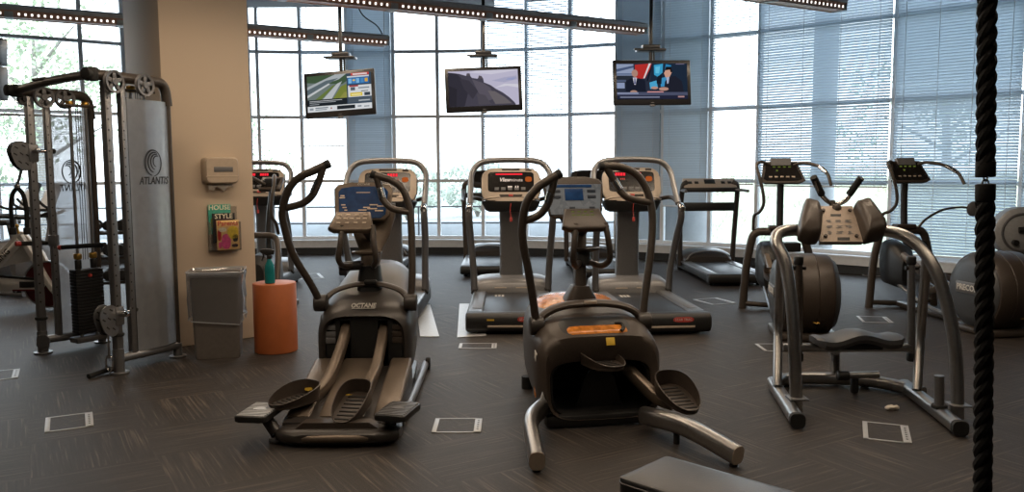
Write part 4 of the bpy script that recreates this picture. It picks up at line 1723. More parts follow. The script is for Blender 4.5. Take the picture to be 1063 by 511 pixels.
    # fixed handlebars
    for s, pts in ((-1, [(-.08, 1.50, 1.60), (-.20, 1.47, 1.645), (-.275, 1.40, 1.62), (-.255, 1.34, 1.50), (-.215, 1.32, 1.34), (-.20, 1.33, 1.19), (-.235, 1.38, 1.10), (-.28, 1.46, 1.05), (-.285, 1.48, .89)]),
                   (1, [(.10, 1.50, 1.60), (.22, 1.45, 1.635), (.36, 1.32, 1.60), (.43, 1.20, 1.52), (.455, 1.12, 1.40)])):
        mb = MB()
        mb.tube(pts, .018, 10, 6)
        hb = mb.build('handlebar', M['dark_tube'], o)
        a, b = V(pts[3 if s < 0 else 2]), V(pts[4 if s < 0 else 3])
        MB().tube([a.lerp(b, .1), a.lerp(b, .9)], .0195, 10, 1).build('pulse_plate', M['chrome'], hb)
    if side_handle:
        mb = MB()
        mb.tube([(.16, 1.46, .90), (.24, 1.44, 1.0), (.42, 1.42, 1.10), (.62, 1.40, 1.13), (.74, 1.40, 1.12)], .014, 8, 6)
        sh = mb.build('side_tube', M['dark_tube'], o)
        MB().lathe([(.05, -.02), (.085, 0), (.05, .02)], (.78, 1.39, 1.11), RX(PI / 2), 20).build('round_knob', M['grey_plastic'], sh)
    return o


make_drum_elliptical('dark elliptical with a round rear drum behind the left side of the stretching machine', (2.75, 7.74, 0), math.radians(-9))
make_drum_elliptical('dark elliptical with a round rear drum, partly hidden by the black climbing rope', (4.64, 7.88, 0), math.radians(8), True)

# ------------------------------------------------------------------ stretching machine (real positions worked out from the photo)
SR = V((2.32, 5.55, 0))
st_ = thing('stretching_machine', 'silver tube stretching machine with two dark pads, an instruction plate and a low seat', 'stretching machine', SR)
OFF = Matrix.Translation(-SR)


def tubew(name, pts, r, mat, parent, n=6, seg=12, flat=1.0, sq=0, up=None, off=None):
    mb = MB(off or OFF)
    mb.tube(pts, r, seg, n, flat=flat, sq=sq, up=up)
    return mb.build(name, mat, parent)


FL, FRt = gnd(828, 437, .05), gnd(997, 445, .05)
RL, RR = gnd(803, 398, .05), gnd(940, 401, .05)
for a, b, nm in ((RL, FL, 'L'), (RR, FRt, 'R')):
    d = (b - a).normalized()
    rl = tubew('base_rail', [a - d * .03, b - d * .02], .042, M['steel'], st_, 1, 14, 1.0, 3)
    mb = MB(OFF)
    mb.tube([b - d * .03, b + d * .012], .046, 14, 1, sq=3)
    mb.build('rail_cap', M['rubber'], rl)
    f = b - d * .08
    mb = MB(OFF)
    mb.cyl((f.x, f.y, 0), (f.x, f.y, .03), .03, seg=14)
    mb.build('rail_foot', M['rubber'], rl)
cm = [RL + V((.02, .0, .0)), RL + V((.12, .10, .005)), RL.lerp(RR, .40) + V((0, .16, .005)), RL.lerp(RR, .75) + V((0, .12, .005)), RR + V((-.04, -.02, .0)), RR + V((.03, -.18, 0))]
tubew('cross_tube', cm, .042, M['steel'], st_, 6, 14, 1.0, 3)
for f in (cm[1], cm[3]):
    mb = MB(OFF)
    mb.cyl((f.x, f.y, 0), (f.x, f.y, .02), .03, seg=14)
    mb.build('cross_foot', M['rubber'], st_)
LA = [atd(827, 428, 5.27), atd(825, 370, 5.30), atd(822, 318, 5.33), atd(815, 273, 5.40), atd(806, 252, 5.46), atd(809, 242, 5.52), atd(824, 239, 5.58), atd(850, 240, 5.60)]
RA_ = [atd(994, 435, 5.10), atd(993, 385, 5.14), atd(988, 338, 5.18), atd(973, 285, 5.26), atd(950, 252, 5.38), atd(922, 240, 5.50), atd(893, 241, 5.60)]
tubew('arch_tube', LA, .040, M['steel'], st_)
tubew('arch_tube', RA_, .040, M['steel'], st_)
for px, py, Y in ((827, 430, 5.27), (994, 437, 5.10)):
    p = atd(px, py, Y)
    mb = MB(OFF)
    mb.box((p.x, p.y, .10), (.12, .12, .012), .004)
    mb.build('arch_flange', M['steel_paint'], st_)
tubew('rear_strut', [gnd(807, 401, .09), atd(808, 330, 5.8), atd(811, 265, 5.50)], .032, M['steel'], st_)
tubew('rear_strut', [gnd(952, 405, .09), atd(956, 340, 5.62), atd(962, 268, 5.34)], .032, M['steel'], st_)
# seat bar with its two hangers
sb0, sb1 = atd(812, 361, 5.85), atd(946, 361, 5.85)
tubew('seat_bar', [sb0, sb1], .030, M['steel'], st_, 1, 12, 1.0, 3)
for px in (829, 946):
    a, b = atd(px, 271, 5.85), atd(px, 371, 5.85)
    hg = tubew('hanger_post', [a, b], .027, M['steel_paint'] if px > 900 else M['dark_tube'], st_, 1, 12)
    for q in (a, b):
        mb = MB(OFF)
        mb.cyl(q - V((0, 0, .03)), q + V((0, 0, .035)), .034, seg=14, bev=.012)
        mb.build('hanger_cap', M['black'], hg)
    mb = MB(OFF)
    mb.cyl(a - V((.04, 0, .05)), a + V((.05, 0, -.05)), .016, seg=10)
    mb.cyl(b + V((-.05, 0, .08)), b + V((-.0, 0, .08)), .016, seg=10)
    mb.build('hanger_bolt', M['black'], hg)
# the wavy seat
mb = MB(OFF)
c = atd(889, 352, 5.80)
rows_ = []
for i in range(31):
    u = -1 + 2 * i / 30
    x = u * .308
    hz = .022 * math.cos(u * PI * 1.5) + .008 * u
    e = 1 - max(0, abs(u) - .86) * 3.0
    rows_.append([(c.x + x, c.y + .14 * e * p[0], c.z + hz + p[1] * e) for p in [(-1, .0), (-.95, .03), (-.5, .042), (.5, .042), (.95, .03), (1, 0), (.9, -.03), (-.9, -.03)]])
mb.loft(rows_)
mb.build('seat', M['seat_grey'], st_)
mb = MB(OFF)
mb.box((c.x, c.y + .02, c.z - .05), (.34, .16, .04), .01)
mb.build('seat_bracket', M['black'], st_)
p0_, p1_ = atd(867, 366, 5.87), atd(867, 398, 6.02)
tubew('seat_post', [p0_, p0_.lerp(p1_, .5), p1_], .032, M['steel_paint'], st_, 3)
q0, q1 = atd(872, 390, 5.70), atd(912, 389, 5.70)
tubew('foot_bar', [q0, q1], .024, M['steel'], st_, 1)
mb = MB(OFF)
mb.cyl(q0 - V((.02, 0, 0)), q0 + V((.06, 0, 0)), .034, seg=16, bev=.006)
mb.box((atd(887, 398, 5.72)), (.05, .04, .14), .01)
mb.build('foot_bar_clamp', M['black'], st_)
pg0, pg1 = gnd(975, 424, .08), None
pg1 = atd(975, 390, pg0.y)
pg = tubew('stop_peg', [pg0, pg1], .030, M['steel_paint'], st_, 1)
mb = MB(OFF)
mb.cyl(pg0, pg0 + V((0, 0, .025)), .048, seg=16, bev=.006)
mb.build('peg_collar', M['rubber'], pg)
# instruction plate
TLp, TRp, BRp, BLp = atd(850, 214, 5.62), atd(885, 214, 5.62), atd(896, 251, 5.36), atd(851, 251, 5.36)
nrm = (TRp - TLp).cross(BLp - TLp).normalized()
if nrm.y > 0:
    nrm = -nrm
mb = MB(OFF)
mb.loft([[TLp, TRp, BRp, BLp], [p - nrm * .03 for p in (TLp, TRp, BRp, BLp)]])
pl = mb.build('instruction_plate', M['plate_tan'], st_)


def plate(u, v, l=.002):
    return (TLp.lerp(TRp, u)).lerp(BLp.lerp(BRp, u), v) + nrm * l


mb = MB(OFF)
for u, v in ((.12, .14), (.88, .14), (.14, .86), (.88, .86)):
    q = plate(u, v, 0)
    mb.cyl(q, q + nrm * .012, .012, seg=10)
mb.build('plate_bolt', M['casing_brown'], pl)
mb = MB(OFF)
q = plate(.5, .93)
us = (TRp - TLp).normalized()
vs_ = (BLp - TLp).normalized()


def quad(mb, u, v, w, h, l=.0025):
    q = plate(u, v, l)
    mb.poly([q - us * w / 2 - vs_ * h / 2, q + us * w / 2 - vs_ * h / 2, q + us * w / 2 + vs_ * h / 2, q - us * w / 2 + vs_ * h / 2])


quad(mb, .56, .93, .08, .028)
quad(mb, .46, .27, .07, .022)
mb.build('plate_badge', M['black'], pl)
mb = MB(OFF)
for r in range(3):
    for cq in range(3):
        u = .24 + cq * .25
        v = .44 + r * .16
        for k in range(3):
            quad(mb, u + random.uniform(-.03, .03), v + k * .03 - .03, random.uniform(.02, .045), .006)
mb.build('plate_diagrams', M['grey_plastic'], pl)


def pad_(pix, depth, name):
    pts = [atd(px, py, 5.60 - (py - 211) / 40 * .27) for px, py in pix]
    cen = sum(pts, V()) / len(pts)
    mb = MB(OFF)
    n = -nrm
    back = [cen + (p - cen) * .94 + n * .06 for p in pts]
    mid = [cen + (p - cen) * 1.02 + n * .01 for p in pts]
    f1 = [cen + (p - cen) * .96 - n * depth * .6 for p in pts]
    f2 = [cen + (p - cen) * .80 - n * depth for p in pts]
    f3 = [cen + (p - cen) * .3 - n * depth * 1.12 for p in pts]
    mb.loft([back, mid, f1, f2, f3])
    return mb.build(name, M['casing_brown'], st_, angle=60)


def dens(pix):
    return [(p.x, p.y) for p in fillet([V((x, y, 0)) for x, y in pix], 3.0, 4, True)]


pad_(dens([(835, 209), (849, 213), (853, 226), (851, 248), (841, 249), (829, 244), (829, 232)]), .07, 'knee_pad')
pad_(dens([(886, 213), (899, 209), (909, 222), (920, 238), (918, 244), (898, 249), (892, 230)]), .07, 'knee_pad')
# grab handle
hb = tubew('grab_handle', [atd(846, 187, 5.60), atd(850, 198, 5.64), atd(858, 208, 5.68), atd(868, 212, 5.70), atd(878, 208, 5.68), atd(885, 198, 5.64), atd(893, 186, 5.60)], .016, M['chrome'], st_, 6, 10)
for a, b in (((844.5, 184, 5.60), (853, 202, 5.66)), ((881.5, 202, 5.66), (894, 184.5, 5.60))):
    mb = MB(OFF)
    A_, B_ = atd(*a), atd(*b)
    mb.tube([A_, A_.lerp(B_, .5), B_], .024, 12, 3)
    mb.build('rubber_grip', M['rubber'], hb)
mb = MB(OFF)
q = atd(868, 217, 5.62)
mb.ball(q, .036)
mb.cyl(q + V((0, .05, -.02)), q + V((0, .08, .05)), .022, seg=12)
mb.build('handle_knob', M['casing_brown'], hb)

# ------------------------------------------------------------------ dual cable machine
CR = V((-3.5, 6.85, 0))
cab = thing('cable_machine', 'silver dual cable crossover machine with frosted weight stack shrouds beside the beige column', 'cable machine', CR)
OC = Matrix.Translation(-CR)


def pulley(parent, c, R, r=.085, mat=None, name='pulley'):
    mb = MB(OC)
    mb.lathe([(r - .02, -.012), (r, -.016), (r - .008, 0), (r, .016), (r - .02, .012)], c, R, 26, False)
    mb.lathe([(.026, -.02), (.03, -.014), (.03, .014), (.026, .02)], c, R, 18)
    for k in range(5):
        a = 2 * PI * k / 5 + .3
        Rm = R @ RZ(a)
        mb.box(V(c) + Rm @ V((r * .55, 0, 0)), (r * .75, .034, .02), .003, Rm)
    return mb.build(name, mat or M['grey_plastic'], parent)


def tower(cpx, base, d, ln, ztop, inner, shroud_side, mirror, zp, tag_):
    """column at base, weight stack and shroud along direction d; inner points to the stack side"""
    d = V((d[0], d[1], 0)).normalized()
    n = V((inner[0], inner[1], 0)).normalized()
    Rz = RZ(math.atan2(d.y, d.x))
    b = V(base)
    cl = MB(OC)
    cl.box(b + V((0, 0, ztop / 2)), (.062, .058, ztop), .008, Rz)
    co = cl.build('adjustment_column', M['steel_paint'], cab)
    hl = MB(OC)
    for k in range(22):
        for s in (-1, 1):
            q = b + V((0, 0, .46 + k * .08)) + n * s * .0285 - d * .012
            hl.cyl(q, q + n * s * .002, .008, seg=10)
    hl.build('hole_pattern', M['black'], co)
    mb = MB(OC)
    mb.cyl((b.x, b.y, 0), (b.x, b.y, .018), .075, seg=24, bev=.004)
    mb.cyl((b.x, b.y, .018), (b.x, b.y, .20), .043, seg=18)
    mb.build('column_foot', M['steel_paint'], co)
    mb = MB(OC)
    mb.cyl((b.x, b.y, .30), (b.x, b.y, .325), .05, seg=18, bev=.004)
    mb.build('column_collar', M['rubber'], co)
    # second upright
    u = b + d * .145
    mb = MB(OC)
    mb.box(u + V((0, 0, (ztop - .12) / 2 + .11)), (.05, .05, ztop - .14), .006, Rz)
    up_ = mb.build('rear_upright', M['steel_paint'], cab)
    hl = MB(OC)
    for k in range(22):
        q = u + V((0, 0, .5 + k * .07))
        for s in (-1, 1):
            hl.cyl(q + n * s * .0245 - d * .008, q + n * s * .0265 - d * .008, .0065, seg=8)
    hl.build('hole_pattern', M['black'], up_)
    # base tube and rear foot
    e = b + d * ln
    mb = MB(OC)
    mb.tube([b + V((0, 0, .12)), e + V((0, 0, .10))], .036, 14, 1)
    bt = mb.build('base_tube', M['steel_paint'], cab)
    mb = MB(OC)
    mb.cyl((e.x, e.y, 0), (e.x, e.y, .015), .07, seg=20, bev=.004)
    mb.cyl((e.x, e.y, 0), (e.x, e.y, .12), .036, seg=16)
    mb.build('rear_foot', M['steel_paint'], bt)
    # bent top tube running down into the rear post
    zt = ztop + .04
    mb = MB(OC)
    top = fillet([b - d * .16 + V((0, 0, zt)), b + d * (ln - .02) + V((0, 0, zt)), e + V((0, 0, zp - .03))], .2, 8)
    mb.tube(top, .042, 14, 1)
    tp = mb.build('top_tube', M['dark_tube'], cab)
    mb = MB(OC)
    a = b - d * .16 + V((0, 0, zt))
    mb.cyl(a - d * .02, a + d * .03, .047, seg=16, bev=.006)
    mb.build('tube_cap', M['rubber'], tp)
    mb = MB(OC)
    mb.tube([e + V((0, 0, .1)), e + V((0, 0, zp))], .026, 12, 1)
    mb.build('rear_post', M['dark_tube'], cab)
    # shroud
    sc = b + d * ((.165 + ln) / 2) + n * shroud_side
    L = ln - .185
    mb = MB(OC)
    seg = 10
    f, k2 = [], []
    sg = -1 if shroud_side <= 0 else 1
    for i in range(seg + 1):
        x = -L / 2 + L * i / seg
        bow = .035 * (1 - (2 * i / seg - 1) ** 2)
        f.append(sc + d * x + n * sg * bow)
        k2.append(sc + d * x + n * sg * (bow - .006))
    ringb = f + list(reversed(k2))
    mb.loft([[p + V((0, 0, .14)) for p in ringb], [p + V((0, 0, zp)) for p in ringb]])
    sh = mb.build('shroud', M['frost'], cab, 'frosted translucent shroud')
    for s in (-1, 1):
        mb = MB(OC)
        q = sc + d * s * (L / 2 + .004)
        mb.box(q + V((0, 0, (zp + .13) / 2)), (.014, .022, zp - .11), .003, Rz)
        mb.build('shroud_edge', M['black'], sh)
    # emblem and name on the outer face
    fc = sc + n * sg * (.037 if not mirror else .016) + V((0, 0, zp - .50))
    xa = d if n.cross(V((0, 0, 1))).dot(d) * sg < 0 else -d
    # text frame: x to the right as seen from outside, y up, z outwards
    zz = n * sg
    xx = V((0, 0, 1)).cross(zz).normalized()
    Rt = Matrix((xx, V((0, 0, 1)), zz)).transposed()
    mb = MB(OC)
    mb.text('ATLANTIS', .085, Rt, fc - V((0, 0, .145)), .0008 if not mirror else .0009, sx=.78, shear=.2, bold=.0012)
    # swirl: stacked crescents
    for k, (r0, r1) in enumerate(((.114, .091), (.091, .070), (.070, .052), (.052, .036))):
        po, pi_ = [], []
        for q in range(25):
            a = math.radians(60 + 200 * q / 24)
            t = math.sin(PI * q / 24)
            rm = (r0 + r1) / 2
            w_ = (r0 - r1) / 2 * (.30 + .62 * t)
            cx, cy = .012 * k, .004 * k
            po.append((cx + (rm + w_) * math.cos(a) * .82, cy + (rm + w_) * math.sin(a)))
            pi_.append((cx + (rm - w_) * math.cos(a) * .82, cy + (rm - w_) * math.sin(a)))
        for q in range(24):
            mb.poly([fc + Rt @ V((*p_, .0012)) for p_ in (po[q], po[q + 1], pi_[q + 1], pi_[q])])
    po, pi_ = [], []
    for q in range(21):
        a = math.radians(75 - 165 * q / 20)
        w_ = .004 + .012 * math.sin(PI * q / 20)
        po.append(((.108) * math.cos(a) * .82, .108 * math.sin(a)))
        pi_.append(((.108 - w_) * math.cos(a) * .82, (.108 - w_) * math.sin(a)))
    for q in range(20):
        mb.poly([fc + Rt @ V((*p_, .0012)) for p_ in (po[q], po[q + 1], pi_[q + 1], pi_[q])])
    mb.build('emblem', M['label_black'], sh)
    # weight stack with guide rods
    wc = sc + n * (.095 if not mirror else .135)
    ws = MB(OC)
    for k in range(20):
        ws.box(wc + V((0, 0, .16 + .0285 * k)), (.25, .11, .0265), .003, Rz)
    wt = ws.build('weight_stack', M['stack'], cab)
    mb = MB(OC)
    q = wc - n * .057 + V((0, 0, .66))
    mb.ball(q, .018)
    mb.ball(wc + n * .057 + V((0, 0, .66)), .018)
    mb.build('selector_pin', M['label_red'], wt)
    for s in (-1, 1):
        g = wc + d * s * .07
        mb = MB(OC)
        mb.cyl((g.x, g.y, .1), (g.x, g.y, zp + .06), .0135, seg=12)
        gr = mb.build('guide_rod', M['steel'], cab)
        mb = MB(OC)
        mb.cyl((g.x, g.y, .72), (g.x, g.y, .80), .028, seg=14, bev=.004)
        mb.build('rod_sleeve', M['black'], gr)
        mb = MB(OC)
        mb.cyl((g.x, g.y, .805), (g.x, g.y, .86), .034, seg=16, bev=.012)
        if shroud_side <= 0:
            mb.cyl((g.x, g.y, zp + .06), (g.x, g.y, zp + .115), .034, seg=16, bev=.012)
        mb.build('bush', M['brass'], gr)
    mb = MB(OC)
    for s in (-.02, .0, .022):
        q = wc + d * s
        mb.tube([(q.x, q.y, .80), (q.x, q.y, zt - .08)], .0035, 6, 1)
    mb.build('cable', M['black'], cab)
    MB(OC).box(wc + V((0, 0, .09)), (.30, .13, .05), .01, Rz).build('stack_base', M['steel_paint'], cab)
    MB(OC).box(wc + V((0, 0, zp + .075)), (.30, .08, .02), .006, Rz).build('stack_crown', M['dark_tube'], cab)
    # top pulleys
    side = n * (-.055 if shroud_side <= 0 else -.055)
    Rp = Matrix((d, V((0, 0, 1)), d.cross(V((0, 0, 1))))).transposed()
    return b, d, n, Rp, zt, wc


nA, nB = (-.93, .37), (.84, -.54)
bA, dA, nA_, RpA, ztA, wA = tower(0, gnd(124, 388), (.37, .93), .62, 2.27, nA, -.012, False, 2.15, 'A')
bB, dB, nB_, RpB, ztB, wB = tower(0, gnd(45, 367), (.54, .84), .54, 2.22, nB, -.012, True, 2.08, 'B')
for b, d, n, Rp, zt, ts in ((bA, dA, nA_, RpA, ztA, (.03, .33)), (bB, dB, nB_, RpB, ztB, (.10, .28))):
    s = 1 if n.dot(V((0, 0, 0)) - b) > 0 else -1     # the side turned to the room
    for t in ts:
        pulley(cab, b + d * t + n * s * .06 + V((0, 0, zt - .045)), Rp, .088)
pulley(cab, bB - dB * .03 + V((0, 0, ztB - .06)), RpB, .06, M['black'])
# link between the two towers
a, b = bA - dA * .12 + V((0, 0, ztA)), bB - dB * .10 + V((0, 0, ztB))
mb = MB(OC)
mb.tube([a, a.lerp(b, .5) + V((0, 0, .015)), b], .034, 12, 5)
mb.build('cross_tube', M['dark_tube'], cab)
mb = MB(OC)
m = a.lerp(b, .62)
mb.box(m + V((0, 0, .045)), (.22, .07, .022), .008, RZ(math.atan2((b - a).y, (b - a).x)))
mb.build('pull_up_plate', M['grey_plastic'], cab)
for q, dd in ((a, dA), (b, dB)):
    mb = MB(OC)
    mb.cyl(q - V((.0, 0, .05)), q + V((0, 0, .05)), .05, seg=18, bev=.01)
    mb.build('joint', M['rubber'], cab)


def carriage(b, d, n, z, flip):
    """kidney shaped pulley bracket sliding on a column"""
    s = 1 if n.dot(-b) > 0 else -1
    out = d * -1
    ax = n * s
    R = Matrix((out, V((0, 0, 1)), out.cross(V((0, 0, 1))))).transposed()
    mb = MB(OC)
    mb.box(b + V((0, 0, z)), (.085, .085, .15), .012, RZ(math.atan2(d.y, d.x)))
    cr = mb.build('carriage', M['steel_paint'], cab)
    sq_ = sorted([0])
    pts = [(.03, .07), (.09, .10), (.15, .085), (.185, .03), (.17, -.05), (.13, -.12), (.07, -.15), (.02, -.12), (.02, -.03)]
    pts = [(p.x, p.y) for p in catmull([V((x, y, 0)) for x, y in pts], 4, True)]
    for k in (-.035, .030):
        mb = MB(OC)
        mb.prism(pts, .007, R, b + V((0, 0, z)) + R @ V((0, 0, k)), .002, 1)
        pl_ = mb.build('pulley_plate', M['steel_paint'], cab)
        mb = MB(OC)
        for x, y, a_ in ((.08, .06, .5), (.14, .045, .5), (.05, -.02, .6), (.10, -.005, .6), (.15, -.01, .6), (.06, -.09, .7), (.115, -.075, .7)):
            mb.box(b + V((0, 0, z)) + R @ V((x, y, k + .0035)), (.034, .012, .0085), .002, R @ RZ(a_))
        mb.build('plate_slot', M['black'], pl_)
    for x, y in ((.10, .03), (.09, -.085)):
        pulley(cr, b + V((0, 0, z)) + R @ V((x, y, 0)), R, .05, M['black'])
    mb = MB(OC)
    q = b + V((0, 0, z + .02))
    mb.cyl(q + ax * .04, q + ax * .12, .022, seg=14, bev=.005)
    mb.cyl(q + d * .03, q + d * .13, .016, seg=12)
    mb.build('plunger', M['chrome'], cr)
    mb = MB(OC)
    mb.cyl(q + d * .12, q + d * .20, .022, seg=14, bev=.006)
    mb.build('plunger_knob', M['black'], cr)
    return b + V((0, 0, z)) + R @ V((.09, -.14, 0))


hA = carriage(bA, dA, nA_, .46, False)
hB = carriage(bB, dB, nB_, 1.74, True)
# storage pegs with red caps
for p, q in ((atd(20, 253, 7.05), atd(58, 252, 7.30)), (atd(64, 257, 7.15), atd(109, 254, 7.0))):
    mb = MB(OC)
    mb.tube([p, q], .020, 12, 1)
    pgx = mb.build('storage_peg', M['rubber'], cab)
    dd = (p - q).normalized()
    mb = MB(OC)
    mb.cyl(p - dd * .01, p + dd * .03, .022, seg=12, bev=.004)
    mb.build('peg_cap', M['label_red'], pgx)
mb = MB(OC)
mb.box(bB + dB * .145 + V((0, 0, .98)), (.07, .07, .10), .01)
mb.build('peg_bracket', M['steel_paint'], cab)
mb = MB(OC)
mb.prism(fillet([V((-.06, -.05, 0)), V((.05, -.06, 0)), V((.06, .05, 0)), V((-.05, .06, 0))], .02, 3, True) and [(-.06, -.04), (-.03, -.065), (.05, -.06), (.065, .02), (.03, .06), (-.05, .05)], .008, RX(PI / 2), bB + V((.04, -.06, .12)), .002, 1)
mb.build('low_pulley_plate', M['steel_paint'], cab)
# hanging attachments
o = thing('pull_strap', 'black strap handle lying on the floor below the low pulley of the cable machine', 'cable handle', (hA.x, hA.y, 0))
OH = Matrix.Translation(-V((hA.x, hA.y, 0)))
mb = MB(OH)
g = gnd(88, 372)
mb.tube([hA, (hA.x, hA.y, .22), (hA.x + .0, hA.y, .14)], .008, 8, 3)
ch = mb.build('chain', M['steel'], o)
mb = MB(OH)
mb.tube([(hA.x - .02, hA.y, .15), (hA.x - .025, hA.y, .08), (hA.x, hA.y, .04), (hA.x + .025, hA.y, .08), (hA.x + .02, hA.y, .15)], .007, 8, 4, closed=True)
mb.build('carabiner', M['chrome'], o)
e0, e1_ = V((hA.x + .01, hA.y, .045)), gnd(112, 384, .03)
mb = MB(OH)
mb.tube([e0, e0.lerp(e1_, .5) + V((0, 0, .02)), e1_], .018, 10, 4, flat=.7)
mb.build('strap', M['rubber'], o)
e2_ = gnd(92, 391, .02)
mb = MB(OH)
mb.tube([e1_, e1_.lerp(e2_, .5), e2_], .02, 12, 2)
mb.build('grip', M['rubber'], o)
o = thing('pull_rope', 'black rope handle hanging from the high pulley at the left end of the cable machine', 'cable handle', (hB.x, hB.y, 1.0))
OH = Matrix.Translation(-V((hB.x, hB.y, 1.0)))
mb = MB(OH)
mb.tube([hB, hB + V((-.04, -.01, -.13))], .012, 8, 1)
mb.ball(hB + V((-.04, -.01, -.14)), .024)
mb.build('swivel', M['steel'], o)
t0 = hB + V((-.04, -.01, -.15))
for s in (-1, 1):
    mb = MB(OH)
    mb.tube([t0, t0 + V((s * .045, 0, -.06)), t0 + V((s * .065, 0, -.18)), t0 + V((s * .06, 0, -.36))], .018, 10, 5)
    rp_ = mb.build('rope_end', M['rope'], o)
    mb = MB(OH)
    mb.cyl(t0 + V((s * .06, 0, -.34)), t0 + V((s * .06, 0, -.40)), .028, seg=14, bev=.008)
    mb.build('rope_stop', M['rubber'], rp_)

# ------------------------------------------------------------------ spin bike, side on (faces +x)
sb = thing('spin_bike', 'white spin bike with a red flywheel behind the cable machine', 'exercise bike', (-5.62, 9.35, 0), math.radians(4))
mb = MB()
mb.lathe([(.25, -.022), (.262, -.018), (.262, .018), (.25, .022)], (.33, 0, .30), RX(PI / 2), 40, False)
mb.lathe([(.252, -.020), (.20, -.026), (.06, -.012), (.06, .012), (.20, .026), (.252, .020)], (.33, 0, .30), RX(PI / 2), 40)
fw = mb.build('flywheel', M['red_wheel'], sb)
mb = MB()
mb.lathe([(.252, -.03), (.27, -.028), (.27, .028), (.252, .03)], (.33, 0, .30), RX(PI / 2), 40, False)
mb.build('wheel_rim', M['steel'], fw)
mb = MB()
mb.cyl((.33, -.06, .30), (.33, .06, .30), .03, seg=16)
mb.build('axle', M['black'], fw)
mb = MB()
mb.text('S', .09, FACE_CAM, (.28, -.03, .44), .001)
mb.text('S', .09, FACE_CAM, (.40, -.03, .18), .001)
mb.build('wheel_print', M['label_white'], fw)
for s in (-1, 1):
    mb = MB()
    mb.tube([(.08, s * .045, .86), (.22, s * .055, .60), (.36, s * .06, .32), (.53, s * .06, .08)], .032, 10, 5, flat=1.5, sq=3, up=(0, 1, 0))
    mb.build('fork', M['white_paint'], sb)
mb = MB()
mb.prism([(-.10, .52), (.16, .58), (.34, .56), (.30, .66), (.10, .90), (.02, .92), (-.02, .82), (-.34, .52), (-.38, .44)], .07, FACE_CAM, (0, .035, 0), .012)
fm = mb.build('frame', M['white_paint'], sb)
mb = MB()
mb.tube([(-.42, -.045, .30), (-.20, -.045, .52), (.07, -.045, .80)], .036, 10, 4, flat=1.2)
tb = mb.build('down_tube', M['white_paint'], sb)
MB().text('SPINNING', .085, FACE_CAM @ RZ(.785), (-.17, -.096, .565), .001, bold=.002).build('lettering', M['label_black'], tb)
mb = MB()
mb.tube([(-.5, 0, .12), (-.34, 0, .42), (-.40, 0, .80)], .04, 10, 4)
mb.build('seat_tube', M['white_paint'], sb)
mb = MB()
mb.cyl((-.40, 0, .78), (-.43, 0, 1.0), .022, seg=14)
mb.build('seat_post', M['steel'], sb)
mb = MB()
mb.loft([[(x, p[0], 1.02 + p[1]) for p in sup(w, .06, 16, 3)] for x, w in ((-.58, .14), (-.55, .22), (-.45, .20), (-.34, .09), (-.27, .05))])
mb.build('saddle', M['vinyl'], sb)
mb = MB()
mb.prism([(-.28, .22), (.30, .25), (.33, .30), (.30, .36), (-.26, .42), (-.34, .32)], .05, FACE_CAM, (0, -.045, 0), .012)
gd = mb.build('chain_guard', M['white_paint'], sb)
mb = MB()
mb.box((.15, -.098, .31), (.18, .006, .07), .002)
mb.build('guard_slot', M['black'], gd)
mb = MB()
mb.box((.10, -.098, .245), (.24, .006, .02), .002)
mb.build('guard_stripe', M['red_wheel'], gd)
mb = MB()
mb.box((-.05, -.0985, .40), (.60, .008, .03), .002, RY(.1))
mb.build('belt_cover', M['black'], gd)
for s in (-1, 1):
    mb = MB()
    mb.tube([(-.18, s * .10, .32), (-.18 + s * .10, s * .11, .32 - s * .12)], .016, 8, 1)
    ck = mb.build('crank', M['steel'], sb)
    MB().box((-.18 + s * .10, s * .16, .32 - s * .12), (.10, .09, .03), .006).build('pedal', M['black'], ck)
mb = MB()
mb.cyl((.03, 0, .84), (.0, 0, 1.06), .024, seg=14)
mb.build('stem', M['steel'], sb)
mb = MB()
mb.tube([(-.02, 0, 1.07), (.10, -.16, 1.07), (.30, -.20, 1.07), (.48, -.14, 1.13)], .018, 10, 5)
mb.tube([(-.02, 0, 1.07), (.10, .16, 1.07), (.30, .20, 1.07), (.48, .14, 1.13)], .018, 10, 5)
mb.tube([(.02, -.10, 1.07), (-.14, -.12, 1.085), (-.14, .12, 1.085), (.02, .10, 1.07)], .018, 10, 5)
mb.tube([(.12, -.19, 1.07), (.14, 0, 1.07), (.12, .19, 1.07)], .018, 10, 4)
mb.build('handlebar', M['rubber'], sb)
mb = MB()
mb.tube([(.06, -.05, .88), (.05, -.05, .96)], .012, 8, 1)
mb.ball((.05, -.05, .97), .022)
mb.build('resistance_knob', M['brass'], sb)
for x in (-.52, .55):
    mb = MB()
    mb.tube([(x, -.26, .045), (x, 0, .055), (x, .26, .045)], .03, 10, 4)
    st2 = mb.build('stabiliser', M['steel_paint'], sb)
    for s in (-1, 1):
        MB().cyl((x, s * .24, 0), (x, s * .24, .05), .035, seg=14, bev=.006).build('foot', M['rubber'], st2)

# upright bikes; window glare is painted into the pale console screens
M['console_glare'] = pm('painted_console_glare', (.74, .77, .80), .12, 0, .05, 20)


